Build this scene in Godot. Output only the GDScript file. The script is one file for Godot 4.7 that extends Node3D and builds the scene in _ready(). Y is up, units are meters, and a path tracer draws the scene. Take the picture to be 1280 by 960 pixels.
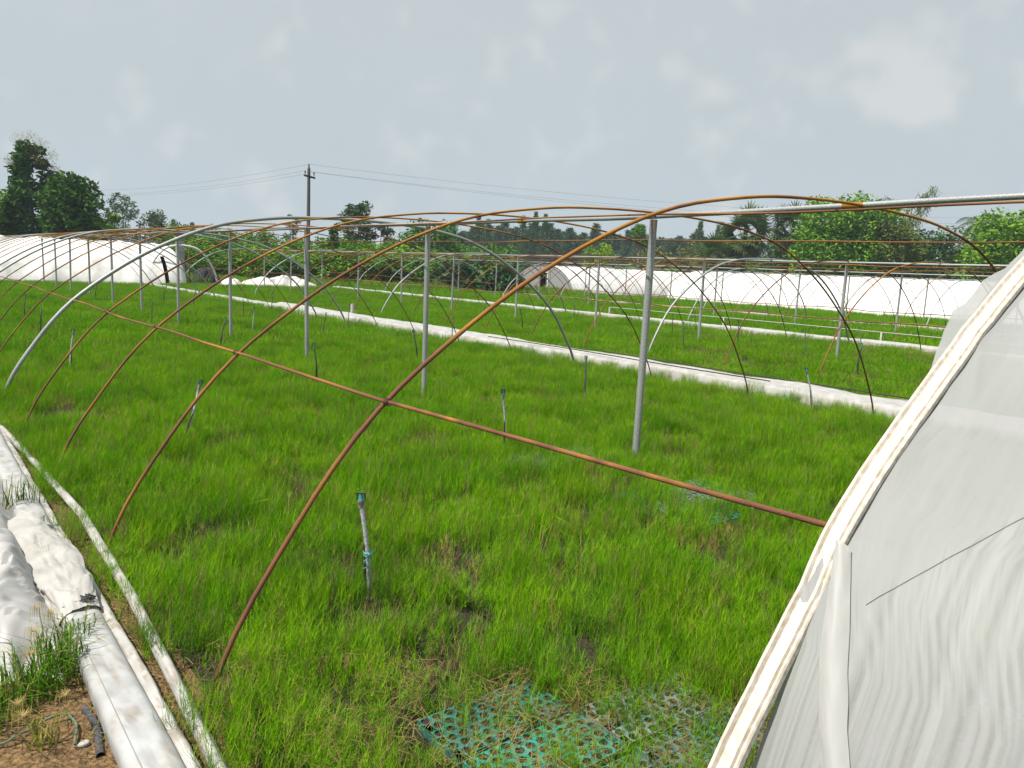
extends Node3D
# Seedling beds under bare hoop tunnels. The tunnels run along -Z; the eye stands at x 0, z 0, 1.7 m up.

const XM := 5.187      # ridge line of the near tunnel
const HALF := 4.36     # half width of a tunnel
const RIDGE := 2.216   # height of the ridge pipe
const Z1 := 2.803      # distance of the first bare hoop
const STEP := 1.848    # hoop spacing
const ZCOVER := -0.807 # end hoop of the film-covered length
const PROFILE := [[1.0, 0.0], [0.999, 0.035], [0.971, 0.145], [0.932, 0.256], [0.882, 0.40], [0.8275, 0.513], [0.7627, 0.608], [0.705, 0.69], [0.63, 0.777], [0.56, 0.846], [0.477, 0.912], [0.409, 0.949], [0.256, 0.995], [0.105, 1.012], [0.0, 1.015]]

var M := {}
var taken := {}
var rng := RandomNumberGenerator.new()
var fine := FastNoiseLite.new()
var rough := FastNoiseLite.new()
var hoop_line := PackedVector2Array()


# ---------------------------------------------------------------- mesh helpers
class Shape:
	var v := PackedVector3Array()
	var n := PackedVector3Array()
	var c := PackedColorArray()
	var uv := PackedVector2Array()
	var i := PackedInt32Array()
	var flat := false

	func vert(p: Vector3, nor: Vector3, col := Color.WHITE) -> int:
		v.append(p)
		n.append(nor)
		c.append(col)
		return v.size() - 1

	func tri(a: int, b: int, d: int) -> void:
		var g := (v[d] - v[a]).cross(v[b] - v[a])
		i.append(a)
		if g.dot(n[a] + n[b] + n[d]) >= 0.0:
			i.append(b)
			i.append(d)
		else:
			i.append(d)
			i.append(b)

	func quad(a: int, b: int, d: int, e: int) -> void:
		tri(a, b, d)
		tri(a, d, e)

	func face(p: Vector3, q: Vector3, r: Vector3, s: Vector3, nor: Vector3, col := Color.WHITE) -> void:
		quad(vert(p, nor, col), vert(q, nor, col), vert(r, nor, col), vert(s, nor, col))

	func box(mid: Vector3, size: Vector3, col := Color.WHITE, basis := Basis.IDENTITY) -> void:
		var h := size * 0.5
		for ax in 3:
			for sg in [-1.0, 1.0]:
				var nn := Vector3.ZERO
				nn[ax] = sg
				var u := Vector3.ZERO
				u[(ax + 1) % 3] = h[(ax + 1) % 3]
				var w := Vector3.ZERO
				w[(ax + 2) % 3] = h[(ax + 2) % 3]
				var o := nn * h[ax]
				face(mid + basis * (o - u - w), mid + basis * (o + u - w), mid + basis * (o + u + w), mid + basis * (o - u + w), basis * nn, col)

	func tube(pts: PackedVector3Array, radii: PackedFloat32Array, sides: int, cols: PackedColorArray, caps := true) -> void:
		var base := v.size()
		var side := Vector3.ZERO
		for k in pts.size():
			var t := (pts[mini(k + 1, pts.size() - 1)] - pts[maxi(k - 1, 0)]).normalized()
			if k == 0:
				side = t.cross(Vector3.UP if absf(t.y) < 0.9 else Vector3.RIGHT).normalized()
			else:
				side = (side - t * side.dot(t)).normalized()
			var up := t.cross(side)
			var r := radii[mini(k, radii.size() - 1)]
			var col := cols[mini(k, cols.size() - 1)]
			for s in sides:
				var a := TAU * s / sides
				var d := side * cos(a) + up * sin(a)
				vert(pts[k] + d * r, d, col)
		for k in pts.size() - 1:
			for s in sides:
				var s2 := (s + 1) % sides
				quad(base + k * sides + s, base + k * sides + s2, base + (k + 1) * sides + s2, base + (k + 1) * sides + s)
		if caps:
			for e in [0, pts.size() - 1]:
				var out: Vector3 = (pts[0] - pts[1]).normalized() if e == 0 else (pts[e] - pts[e - 1]).normalized()
				var mid := vert(pts[e], out, cols[mini(e, cols.size() - 1)])
				var ring := v.size()
				for s in sides:
					vert(v[base + e * sides + s], out, cols[mini(e, cols.size() - 1)])
				for s in sides:
					tri(mid, ring + s, ring + (s + 1) % sides)

	func grid(nu: int, nv: int, fn: Callable, hole: Variant = null) -> void:
		# fn(u, v) gives [point, colour]; normals come from neighbours
		var base := v.size()
		for a in nu + 1:
			for b in nv + 1:
				var e: Array = fn.call(float(a) / nu, float(b) / nv)
				vert(e[0], Vector3.UP, e[1])
		for a in nu + 1:
			for b in nv + 1:
				var du := v[base + mini(a + 1, nu) * (nv + 1) + b] - v[base + maxi(a - 1, 0) * (nv + 1) + b]
				var dv := v[base + a * (nv + 1) + mini(b + 1, nv)] - v[base + a * (nv + 1) + maxi(b - 1, 0)]
				n[base + a * (nv + 1) + b] = du.cross(dv).normalized()
		for a in nu:
			for b in nv:
				if hole != null and hole.call((a + 0.5) / nu, (b + 0.5) / nv):
					continue
				var q := base + a * (nv + 1) + b
				quad(q, q + 1, q + nv + 2, q + nv + 1)

	func leaf(p: Vector3, along: Vector3, across: Vector3, col: Color) -> void:
		var k := v.size()
		v.append(p - along)
		v.append(p + across)
		v.append(p + along)
		v.append(p - across)
		for q in 4:
			c.append(col)
		i.append_array([k, k + 1, k + 2, k, k + 2, k + 3])

	func blade(a: Vector3, b: Vector3, d: Vector3, w: Vector3, col: Color) -> void:
		# a bent tapering blade: root, knee, tip
		var k := v.size()
		v.append(a - w)
		v.append(a + w)
		v.append(b + w * 0.75)
		v.append(b - w * 0.75)
		v.append(d)
		for q in 5:
			c.append(col)
		i.append_array([k, k + 1, k + 2, k, k + 2, k + 3, k + 3, k + 2, k + 4])

	func mesh(m: Material) -> ArrayMesh:
		var arr := []
		arr.resize(Mesh.ARRAY_MAX)
		arr[Mesh.ARRAY_VERTEX] = v
		if n.size() == v.size() and not flat:
			arr[Mesh.ARRAY_NORMAL] = n
		arr[Mesh.ARRAY_COLOR] = c
		if uv.size() == v.size() and uv.size() > 0:
			arr[Mesh.ARRAY_TEX_UV] = uv
		arr[Mesh.ARRAY_INDEX] = i
		var out := ArrayMesh.new()
		out.add_surface_from_arrays(Mesh.PRIMITIVE_TRIANGLES, arr)
		out.surface_set_material(0, m)
		return out


func numbered(called: String) -> String:
	if not taken.has(called):
		taken[called] = 0
		return called
	taken[called] += 1
	return "%s_%03d" % [called, taken[called]]


func tag(o: Node, label: String, category := "", group := "", kind := "") -> Node:
	o.set_meta("label", label)
	if category:
		o.set_meta("category", category)
	if group:
		o.set_meta("group", group)
	if kind:
		o.set_meta("kind", kind)
	return o


func thing(called: String, at: Vector3, label: String, category: String, group := "") -> Node3D:
	var o := Node3D.new()
	o.name = numbered(called)
	add_child(o)
	o.position = at
	tag(o, label, category, group)
	return o


func part(called: String, m: Mesh, parent: Node) -> MeshInstance3D:
	var o := MeshInstance3D.new()
	o.name = called if parent != self else numbered(called)
	o.mesh = m
	parent.add_child(o, true)
	return o


func structure(called: String, m: Mesh, label: String) -> MeshInstance3D:
	var o := part(called, m, self)
	o.set_meta("kind", "structure")
	o.set_meta("label", label)
	return o


func copy_of(o: Node3D, at: Vector3, turn := 0.0, scale_by := Vector3.ONE, label := "") -> Node3D:
	var k := o.duplicate()
	var called := String(o.name)
	k.name = numbered(called.left(-4) if called.right(3).is_valid_int() else called)
	add_child(k)
	k.position = at
	k.rotation = Vector3(0, turn, 0)
	k.scale = scale_by
	if label:
		k.set_meta("label", label)
	return k


func one(c: Color) -> PackedColorArray:
	return PackedColorArray([c])


func rad(r: float) -> PackedFloat32Array:
	return PackedFloat32Array([r])


# ---------------------------------------------------------------- materials
func noise_texture(seed_: int, freq: float, low: Color, high: Color, octaves := 4, side := 512, normal := false, bump := 4.0) -> NoiseTexture2D:
	var f := FastNoiseLite.new()
	f.seed = seed_
	f.frequency = freq
	f.fractal_octaves = octaves
	var t := NoiseTexture2D.new()
	t.width = side
	t.height = side
	t.seamless = true
	t.noise = f
	if normal:
		t.as_normal_map = true
		t.bump_strength = bump
	else:
		var g := Gradient.new()
		g.set_color(0, low)
		g.set_color(1, high)
		t.color_ramp = g
	return t


func mat(key: String, roughness: float, metallic := 0.0, texture: Texture2D = null, scale_by := 1.0, relief: Texture2D = null, depth := 0.2, relief_scale := 0.0) -> StandardMaterial3D:
	var m := StandardMaterial3D.new()
	m.resource_name = key
	m.vertex_color_use_as_albedo = true
	m.roughness = roughness
	m.metallic = metallic
	m.cull_mode = BaseMaterial3D.CULL_DISABLED
	if texture or relief:
		m.uv1_triplanar = true
		m.uv1_world_triplanar = true
		m.uv1_scale = Vector3.ONE * scale_by
	if texture:
		m.albedo_texture = texture
	if relief:
		m.heightmap_enabled = true
		m.heightmap_texture = relief
		m.heightmap_scale = depth
	M[key] = m
	return m


func make_materials() -> void:
	var speck := noise_texture(11, 0.03, Color(0.55, 0.55, 0.55), Color(1, 1, 1), 5)
	var grainy := noise_texture(12, 0.08, Color(0.5, 0.48, 0.46), Color(1, 1, 1), 4)
	var soft := noise_texture(13, 0.012, Color(0.80, 0.79, 0.77), Color(1, 1, 1), 5)
	var height := noise_texture(14, 0.05, Color.BLACK, Color.WHITE, 5)
	mat("rust", 0.9, 0.0, grainy, 6.0, height, 0.15)
	mat("galvanised", 0.5, 0.3, speck, 5.0)
	mat("white_film", 0.55, 0.0, soft, 0.8)
	M.white_film.backlight_enabled = true
	M.white_film.backlight = Color(0.5, 0.5, 0.48)
	mat("far_film", 0.5, 0.0, soft, 0.35)
	mat("dull", 0.85, 0.0, speck, 3.0)
	mat("plastic", 0.45)
	mat("channel", 0.4, 0.0, noise_texture(15, 0.02, Color(0.72, 0.68, 0.62), Color(1, 1, 1), 5), 4.0)
	mat("soil", 1.0, 0.0, noise_texture(16, 0.035, Color(0.45, 0.42, 0.38), Color(1, 1, 1), 6), 1.6, height, 2.0)
	mat("ground", 1.0, 0.0, noise_texture(17, 0.02, Color(0.5, 0.5, 0.45), Color(1, 1, 1), 6), 0.12)
	mat("tray", 0.6)
	mat("shade_net", 0.9, 0.0, noise_texture(18, 0.2, Color(0.7, 0.7, 0.7), Color(1, 1, 1), 2), 2.0)
	mat("needle", 0.75)
	M.needle.metallic_specular = 0.12
	M.needle.backlight_enabled = true
	M.needle.backlight = Color(0.75, 0.85, 0.55)
	mat("leaf", 0.7)
	M.leaf.metallic_specular = 0.2
	M.leaf.backlight_enabled = true
	M.leaf.backlight = Color(0.5, 0.6, 0.3)
	mat("bark", 0.95, 0.0, grainy, 1.5)
	mat("concrete", 0.9, 0.0, speck, 1.0)
	# clear greenhouse film gone milky: thin, dirty, half see-through
	var film := StandardMaterial3D.new()
	film.resource_name = "greenhouse_film"
	film.vertex_color_use_as_albedo = true
	film.transparency = BaseMaterial3D.TRANSPARENCY_ALPHA
	film.albedo_color = Color(1, 1, 1, 0.91)
	film.roughness = 0.65
	film.cull_mode = BaseMaterial3D.CULL_DISABLED
	film.backlight_enabled = true
	film.backlight = Color(0.7, 0.7, 0.69)
	M.film = film


# ---------------------------------------------------------------- sky, sun, camera
func make_sky() -> void:
	var cam := Camera3D.new()
	cam.name = "camera"
	cam.fov = 52.908
	cam.near = 0.05
	cam.far = 3000.0
	cam.transform = Transform3D(Basis(Vector3(0.7863, 0.0463, 0.6162), Vector3(0.0535, 0.9883, -0.1426), Vector3(-0.6156, 0.1450, 0.7746)).orthonormalized(), Vector3(0, 1.7, 0))
	add_child(cam)
	cam.current = true
	var e := Environment.new()
	e.background_mode = Environment.BG_SKY
	e.tonemap_mode = Environment.TONE_MAPPER_LINEAR
	e.tonemap_exposure = 1.4
	e.sdfgi_enabled = true
	e.ssao_enabled = true
	e.ssil_enabled = true
	var w := 1024
	var h := 512
	var im := Image.create(w, h, false, Image.FORMAT_RGBF)
	var f := FastNoiseLite.new()
	f.seed = 5
	f.frequency = 1.0
	f.fractal_octaves = 6
	f.fractal_gain = 0.55
	# cumulus heads low in the haze all round; azimuth from -Z towards +X, then elevation, width, strength
	var heads := [[61.2, 14.6, 1.8, 0.75], [60.2, 12.6, 2.2, 0.62], [63.0, 12.0, 2.6, 0.6], [65.5, 11.0, 2.2, 0.5], [57.0, 15.0, 1.6, 0.5], [50.0, 9.3, 2.2, 0.34], [70.5, 11.8, 1.6, 0.4], [27.0, 12.8, 1.5, 0.32], [39.5, 18.0, 3.0, 0.32], [24.0, 16.0, 3.0, 0.32], [54.0, 11.0, 2.5, 0.3], [62.5, 12.0, 5.5, 0.3], [54.5, 9.5, 4.0, 0.28], [67.5, 13.5, 3.0, 0.4]]
	var r := RandomNumberGenerator.new()
	r.seed = 77
	for k in 34:
		heads.append([90.0 + k * 7.8 + r.randf() * 5.0, r.randf_range(7.0, 24.0), r.randf_range(1.6, 4.0), r.randf_range(0.25, 0.55)])
	for y in h:
		var el := 90.0 - (y + 0.5) / h * 180.0
		for x in w:
			var az := (x + 0.5) / w * 360.0
			if az > 180.0:
				az -= 360.0
			var low := clampf(el / 55.0, 0.0, 1.0)
			var col := Vector3(0.525, 0.612, 0.672).lerp(Vector3(0.57, 0.612, 0.62), sqrt(low))
			if el > 0.0 and el < 50.0:
				var d := Vector3(sin(deg_to_rad(az)) * cos(deg_to_rad(el)), sin(deg_to_rad(el)), -cos(deg_to_rad(az)) * cos(deg_to_rad(el)))
				var nz := f.get_noise_3dv(d * 13.0)
				var bias := -0.5
				for b in heads:
					var da := wrapf(az - b[0], -180.0, 180.0) * cos(deg_to_rad(el))
					if absf(da) < b[2] * 2.6:
						var de: float = el - b[1]
						bias += b[3] * exp(-(da * da + de * de * (2.4 if de < 0.0 else 1.2)) / (b[2] * b[2] * 0.7))
				var t := smoothstep(-0.25, 0.55, nz * 1.15 + bias + 0.12)
				col = col.lerp(Vector3(0.70, 0.725, 0.73), t * 0.75)
				var wide := f.get_noise_3dv(d * 1.6 + Vector3(3, 1, 7))
				col *= 1.0 + wide * 0.035
			im.set_pixel(x, y, Color(col.x, col.y, col.z))
	var pano := PanoramaSkyMaterial.new()
	pano.panorama = ImageTexture.create_from_image(im)
	pano.filter = true
	var sky := Sky.new()
	sky.sky_material = pano
	e.sky = sky
	e.background_energy_multiplier = 0.72
	e.fog_enabled = true
	e.fog_density = 0.0005
	e.fog_light_color = Color(0.80, 0.87, 0.94)
	var world := WorldEnvironment.new()
	world.name = "world_environment"
	world.environment = e
	add_child(world)
	var sun := DirectionalLight3D.new()
	sun.name = "sun"
	sun.light_energy = 1.6
	sun.light_color = Color(1.0, 0.975, 0.935)
	sun.light_angular_distance = 0.6
	sun.shadow_enabled = true
	add_child(sun)
	sun.look_at_from_position(Vector3(-0.46, 0.86, -0.06), Vector3.ZERO, Vector3.UP)


# ---------------------------------------------------------------- ground
func make_ground() -> void:
	var s := Shape.new()
	s.face(Vector3(-900, 0, 700), Vector3(1500, 0, 700), Vector3(1500, 0, -1500), Vector3(-900, 0, -1500), Vector3.UP, Color(0.13, 0.15, 0.05))
	structure("ground", s.mesh(M.ground), "green and brown open ground reaching the horizon")
	var beds := [[0.78, 9.7, 3.0, -43.6], [10.75, 21.5, 3.0, -47.0], [22.3, 32.9, 3.0, -47.0], [33.6, 44.2, 3.0, -47.0]]
	var names := ["dark soil of the seedling bed under the near rusty hoops", "dark soil of the bed beyond the wide white kerb", "dark soil of the third bed before the white railing pipe", "dark soil of the bed in front of the white tunnel"]
	for k in 4:
		var b: Array = beds[k]
		var q := Shape.new()
		q.face(Vector3(b[0], 0.004, b[2]), Vector3(b[1], 0.004, b[2]), Vector3(b[1], 0.004, b[3]), Vector3(b[0], 0.004, b[3]), Vector3.UP, Color(0.055, 0.05, 0.022))
		structure("bed_ground", q.mesh(M.soil), names[k])
	# bare sandy strip beside the film roll, with clods and hollows
	var strip := Shape.new()
	strip.grid(90, 150, func(u: float, w: float):
		var x := lerpf(-3.6, 0.86, u)
		var z := lerpf(2.0, -9.0, w)
		var y := 0.03 + fine.get_noise_2d(x * 9.0, z * 9.0) * 0.02 + rough.get_noise_2d(x * 2.0, z * 2.0) * 0.03 + fine.get_noise_2d(x * 40.0, z * 40.0) * 0.008
		y *= smoothstep(0.0, 0.06, u) * smoothstep(0.0, 0.03, w) * smoothstep(0.0, 0.03, 1.0 - w) * smoothstep(0.0, 0.05, 1.0 - u)
		var dirt := rough.get_noise_2d(x * 5.0 + 40.0, z * 5.0) * 0.5 + 0.5
		return [Vector3(x, 0.006 + maxf(y, 0.0), z), Color(0.36, 0.23, 0.10).lerp(Color(0.25, 0.155, 0.07), dirt)])
	structure("soil_strip", strip.mesh(M.soil), "bare sandy brown soil strip beside the white film roll")


# ---------------------------------------------------------------- seedlings
func seedling_patch(seed_: int, count: int, side: float, tall: float, needles: int, thick: float, dry: float) -> ArrayMesh:
	var r := RandomNumberGenerator.new()
	r.seed = seed_
	var s := Shape.new()
	for k in count:
		var root := Vector3(r.randf_range(-0.5, 0.5) * side, 0.0, r.randf_range(-0.5, 0.5) * side)
		var h := tall * r.randf_range(0.6, 1.15) * (1.0 + 0.25 * rough.get_noise_2d(root.x * 9.0 + seed_, root.z * 9.0))
		var clump := clampf(0.5 + 1.3 * rough.get_noise_2d(root.x * 7.0 + seed_ * 3.0, root.z * 7.0), 0.0, 1.0)
		var lean := Vector3(r.randfn(0, 0.15), 1.0, r.randfn(0, 0.15)).normalized()
		var tip := root + lean * h
		var dead := r.randf() < dry
		var col := Color(0.36, 0.27, 0.12) if dead else Color(0.10, 0.30, 0.006).lerp(Color(0.24, 0.43, 0.010), r.randf())
		col = col.lerp(Color(0.03, 0.135, 0.008), clampf(r.randf() * 0.5 + clump * 0.25 - 0.1, 0.0, 0.7)) if not dead else col * r.randf_range(0.6, 1.0)
		var face := r.randf() * TAU
		var w := Vector3(cos(face), 0, sin(face)) * thick
		s.blade(root, root.lerp(tip, 0.55) + Vector3(r.randfn(0, 0.008), 0, r.randfn(0, 0.008)), tip, w * 1.1, col)
		for q in needles:
			var t := r.randf_range(0.12, 0.92)
			var from := root.lerp(tip, t)
			var a := r.randf() * TAU
			var out := Vector3(cos(a), 0, sin(a))
			var length := tall * r.randf_range(0.25, 0.55)
			var rise := r.randf_range(0.8, 2.0)
			var mid := from + (out * 0.55 + Vector3.UP * rise * 0.45) * length * 0.5
			var end := from + (out * 0.7 + Vector3.UP * rise).normalized() * length
			var side_v := Vector3(-sin(a), 0, cos(a)) * thick * 0.8
			s.blade(from, mid, end, side_v, col.lerp(Color(0.26, 0.47, 0.010), r.randf() * 0.45) if not dead else col)
	return s.mesh(M.needle)


func tint_at(x: float, z: float) -> Color:
	var a := rough.get_noise_2d(x * 0.9, z * 0.9)
	var b := rough.get_noise_2d(x * 2.6 + 90.0, z * 2.6)
	var c := Color(1, 1, 1).lerp(Color(0.72, 0.84, 0.9), clampf(a * 1.3 + 0.3, 0.0, 1.0))
	c = c.lerp(Color(1.3, 1.12, 0.95), clampf(b * 1.1 - 0.05, 0.0, 0.75))
	return c


func bed(called: String, label: String, x0: float, x1: float, z0: float, z1: float, gap: float, patches: Array, spread: float, seed_: int, thin: Callable) -> void:
	var r := RandomNumberGenerator.new()
	r.seed = seed_
	var root := Node3D.new()
	root.name = numbered(called)
	add_child(root)
	tag(root, label, "seedlings", "seedling beds", "stuff")
	var where := []
	var tint := []
	for k in patches.size():
		where.append([])
		tint.append([])
	var x := x0 + gap * 0.5
	while x < x1:
		var z := z0 - gap * 0.5
		while z > z1:
			var px := x + r.randf_range(-0.25, 0.25) * gap
			var pz := z + r.randf_range(-0.25, 0.25) * gap
			z -= gap
			var keep: float = thin.call(px, pz)
			if r.randf() > keep:
				continue
			var k := r.randi() % patches.size()
			if keep < 0.9 and r.randf() < 0.3:
				k = patches.size() - 1
			var h := r.randf_range(0.75, 1.2) * (0.92 + 0.3 * rough.get_noise_2d(px * 1.7, pz * 1.7)) * lerpf(0.75, 1.0, keep)
			where[k].append(Transform3D(Basis(Vector3.UP, r.randf() * TAU).scaled(Vector3(spread, h, spread)), Vector3(px, 0.0, pz)))
			tint[k].append(tint_at(px, pz) * r.randf_range(0.82, 1.12))
		x += gap
	for k in patches.size():
		if where[k].is_empty():
			continue
		var mm := MultiMesh.new()
		mm.transform_format = MultiMesh.TRANSFORM_3D
		mm.use_colors = true
		mm.mesh = patches[k]
		mm.instance_count = where[k].size()
		for q in where[k].size():
			mm.set_instance_transform(q, where[k][q])
			mm.set_instance_color(q, tint[k][q])
		var o := MultiMeshInstance3D.new()
		o.name = "seedlings"
		o.multimesh = mm
		o.set_meta("kind", "stuff")
		root.add_child(o, true)


func sparse_front(x: float, z: float) -> bool:
	return x > 1.25 and x < 3.4 and 0.6156 * x - 0.7746 * z + 0.16 * rough.get_noise_2d(x * 3.0, z * 3.0) < 2.72


func near_thin(x: float, z: float) -> float:
	var keep := 1.0
	var d := Vector2(x, z)
	# the front edge by the cover, two gaps where trays show, a few dry spots
	if sparse_front(x, z):
		return 0.0
	for g in [[4.69, -5.05, 0.30, 0.75], [4.64, -3.5, 0.36, 0.75], [2.14, -5.25, 0.4, 0.7], [5.3, -2.7, 0.4, 0.6], [2.7, -6.5, 0.35, 0.7], [1.35, -8.6, 0.7, 0.6]]:
		keep = minf(keep, lerpf(g[3], 1.0, smoothstep(0.3, 1.0, d.distance_to(Vector2(g[0], g[1])) / g[2])))
	keep = minf(keep, lerpf(0.35, 1.0, smoothstep(0.72, 0.84, x)))
	var n := rough.get_noise_2d(x * 3.0 + 200.0, z * 3.0)
	if n > 0.35:
		keep *= lerpf(1.0, 0.75, clampf((n - 0.3) * 4.0, 0.0, 1.0))
	return keep


func make_seedlings() -> void:
	var close := []
	for k in 6:
		close.append(seedling_patch(100 + k, 100, 0.31, 0.195, 14, 0.0012, 0.13))
	close.append(seedling_patch(120, 60, 0.31, 0.14, 10, 0.0012, 0.65))
	bed("seedling_bed", "bright green feathery seedlings filling the bed under the near rusty hoops", 0.70, 9.7, 2.2, -14.0, 0.245, close, 1.0, 1, near_thin)
	var small := []
	for k in 4:
		small.append(seedling_patch(130 + k, 11, 0.13, 0.20, 13, 0.0012, 0.14))
	small.append(seedling_patch(136, 10, 0.13, 0.15, 10, 0.0012, 0.75))
	var front := func(x: float, z: float) -> float:
		if not sparse_front(x, z):
			return 0.0
		var n := rough.get_noise_2d(x * 5.0 + 60.0, z * 5.0)
		return clampf(0.70 - n * 1.1, 0.2, 1.0)
	bed("seedling_bed", "sparse short seedlings and dry tufts over the bare trays", 1.2, 3.4, -0.6, -3.4, 0.085, small, 1.0, 7, front)
	var mid := []
	for k in 4:
		mid.append(seedling_patch(140 + k, 130, 0.62, 0.20, 9, 0.0026, 0.07))
	mid.append(seedling_patch(150, 90, 0.62, 0.16, 6, 0.0026, 0.45))
	var even := func(x: float, z: float) -> float:
		var n := rough.get_noise_2d(x * 1.5 + 300.0, z * 1.5)
		return 0.55 if n > 0.38 else 1.0
	bed("seedling_bed", "green seedlings at the far end of the near bed, before the white tunnel wall", 0.84, 9.7, -14.0, -44.2, 0.50, mid, 1.0, 2, even)
	bed("seedling_bed", "green seedlings in the bed just beyond the wide white kerb", 10.85, 21.4, 0.0, -47.0, 0.52, mid, 1.0, 3, even)
	var far := []
	for k in 3:
		far.append(seedling_patch(160 + k, 110, 1.0, 0.25, 6, 0.006, 0.05))
	bed("seedling_bed", "green seedlings in the third bed, beyond the thin white kerb", 22.3, 32.8, -2.0, -47.0, 0.8, far, 1.0, 4, even)
	bed("seedling_bed", "green seedlings in the farthest bed, along the white tunnel", 33.7, 44.6, -6.0, -47.0, 0.8, far, 1.0, 5, even)
	# rough yellowing grass beyond the bed ends
	var wild := []
	for k in 3:
		wild.append(seedling_patch(180 + k, 90, 1.3, 0.5, 5, 0.010, 0.22))
	var some := func(x: float, z: float) -> float:
		return 0.85
	bed("wild_grass", "rough yellow-green grass between the bed ends and the thicket", 13.0, 46.0, -47.0, -68.0, 1.05, wild, 1.0, 6, some)


func make_trays() -> void:
	var nx := 10
	var nz := 6
	var pitch := 0.05
	var holes := Shape.new()
	var soil := Shape.new()
	for a in nx:
		for b in nz:
			var cx := (a - (nx - 1) * 0.5) * pitch + (0.0 if b % 2 == 0 else pitch * 0.5) - pitch * 0.25
			var cz := (b - (nz - 1) * 0.5) * pitch * 0.9
			var hex := 8
			var ring := []
			var rim := []
			var low := []
			for q in hex:
				var an := q * PI * 0.25 if q % 2 == 0 else atan2(0.9 * (1.0 if q < 4 else -1.0), 1.0 if q == 1 or q == 7 else -1.0)
				var d := Vector3(cos(an), 0, sin(an))
				var reach := 0.5 * pitch / maxf(absf(d.x), absf(d.z) / 0.9)
				rim.append(Vector3(cx, 0.05, cz) + d * reach)
				ring.append(Vector3(cx, 0.05, cz) + d * 0.0195)
				low.append(Vector3(cx, 0.012, cz) + d * 0.0175)
			for q in hex:
				var p := (q + 1) % hex
				holes.face(rim[q], rim[p], ring[p], ring[q], Vector3.UP)
				var inward: Vector3 = (Vector3(cx, 0.05, cz) - ring[q]).normalized()
				holes.face(ring[q], ring[p], low[p], low[q], inward)
				var mid := soil.vert(Vector3(cx, 0.044, cz), Vector3.UP, Color(0.10, 0.055, 0.028))
				soil.tri(mid, soil.vert(ring[q] - Vector3(0, 0.008, 0), Vector3.UP, Color(0.10, 0.055, 0.028)), soil.vert(ring[p] - Vector3(0, 0.008, 0), Vector3.UP, Color(0.10, 0.055, 0.028)))
	for sd in [-1, 1]:
		holes.face(Vector3(-0.265, 0.05, sd * 0.135), Vector3(0.265, 0.05, sd * 0.135), Vector3(0.25, 0.0, sd * 0.128), Vector3(-0.25, 0.0, sd * 0.128), Vector3(0, 0, sd))
		holes.face(Vector3(sd * 0.265, 0.05, -0.135), Vector3(sd * 0.265, 0.05, 0.135), Vector3(sd * 0.25, 0.0, 0.128), Vector3(sd * 0.25, 0.0, -0.128), Vector3(sd, 0, 0))
	var shades := [Color(0.03, 0.22, 0.17), Color(0.17, 0.235, 0.23), Color(0.10, 0.22, 0.20), Color(0.03, 0.15, 0.125)]
	var labels := ["bright teal plastic seedling tray with round soil cells", "faded grey-teal plastic seedling tray with round soil cells", "pale teal plastic seedling tray with round soil cells", "dark teal plastic seedling tray with round soil cells"]
	var plates := []
	for c in shades:
		var q := Shape.new()
		q.v = holes.v
		q.n = holes.n
		q.i = holes.i
		q.c = holes.c.duplicate()
		q.c.fill(c)
		plates.append(q.mesh(M.tray))
	var earth := soil.mesh(M.soil)
	var r := RandomNumberGenerator.new()
	r.seed = 31
	var x := 1.12
	while x < 6.0:
		var z := -0.95
		while z > -6.0:
			var deep := 0.6156 * x - 0.7746 * z
			var seen := (deep < 2.85 and x > 1.2) or Vector2(x, z).distance_to(Vector2(4.69, -5.05)) < 0.4 or Vector2(x, z).distance_to(Vector2(4.64, -3.5)) < 0.5
			if seen:
				var k := 1 if x > 1.75 and r.randf() < 0.7 else r.randi() % 4
				var t := thing("seedling_tray", Vector3(x + r.randfn(0, 0.006), 0.006, z + r.randfn(0, 0.006)), labels[k], "tray", "seedling trays")
				t.rotation.y = r.randfn(0, 0.02)
				part("cell_plate", plates[k], t)
				part("potting_soil", earth, t)
			z -= 0.285
		x += 0.545


# ---------------------------------------------------------------- tunnel frames
func arc_point(t: float) -> Vector2:
	# t 0..1 from the left foot over the ridge to the right foot; x -1..1, y 0..1
	var k := clampf(t, 0.0, 1.0) * (hoop_line.size() - 1)
	var a := int(k)
	return hoop_line[a].lerp(hoop_line[mini(a + 1, hoop_line.size() - 1)], k - a)


func make_profile() -> void:
	# even steps along the measured hoop shape, smoothed
	var pts := PackedVector2Array()
	for p in PROFILE:
		pts.append(Vector2(-p[0] * HALF, p[1] * RIDGE))
	for k in range(PROFILE.size() - 2, -1, -1):
		pts.append(Vector2(PROFILE[k][0] * HALF, PROFILE[k][1] * RIDGE))
	var length := PackedFloat32Array([0.0])
	for k in range(1, pts.size()):
		length.append(length[k - 1] + pts[k].distance_to(pts[k - 1]))
	var total := length[length.size() - 1]
	var even := PackedVector2Array()
	var seg := 0
	for q in 97:
		var want := total * q / 96.0
		while seg < pts.size() - 2 and length[seg + 1] < want:
			seg += 1
		even.append(pts[seg].lerp(pts[seg + 1], (want - length[seg]) / (length[seg + 1] - length[seg])))
	for pass_ in 4:
		var sm := even.duplicate()
		for q in range(1, 96):
			sm[q] = (even[q - 1] + even[q] * 2.0 + even[q + 1]) * 0.25
		even = sm
	for p in even:
		hoop_line.append(Vector2(p.x / HALF, p.y / RIDGE))


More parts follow.
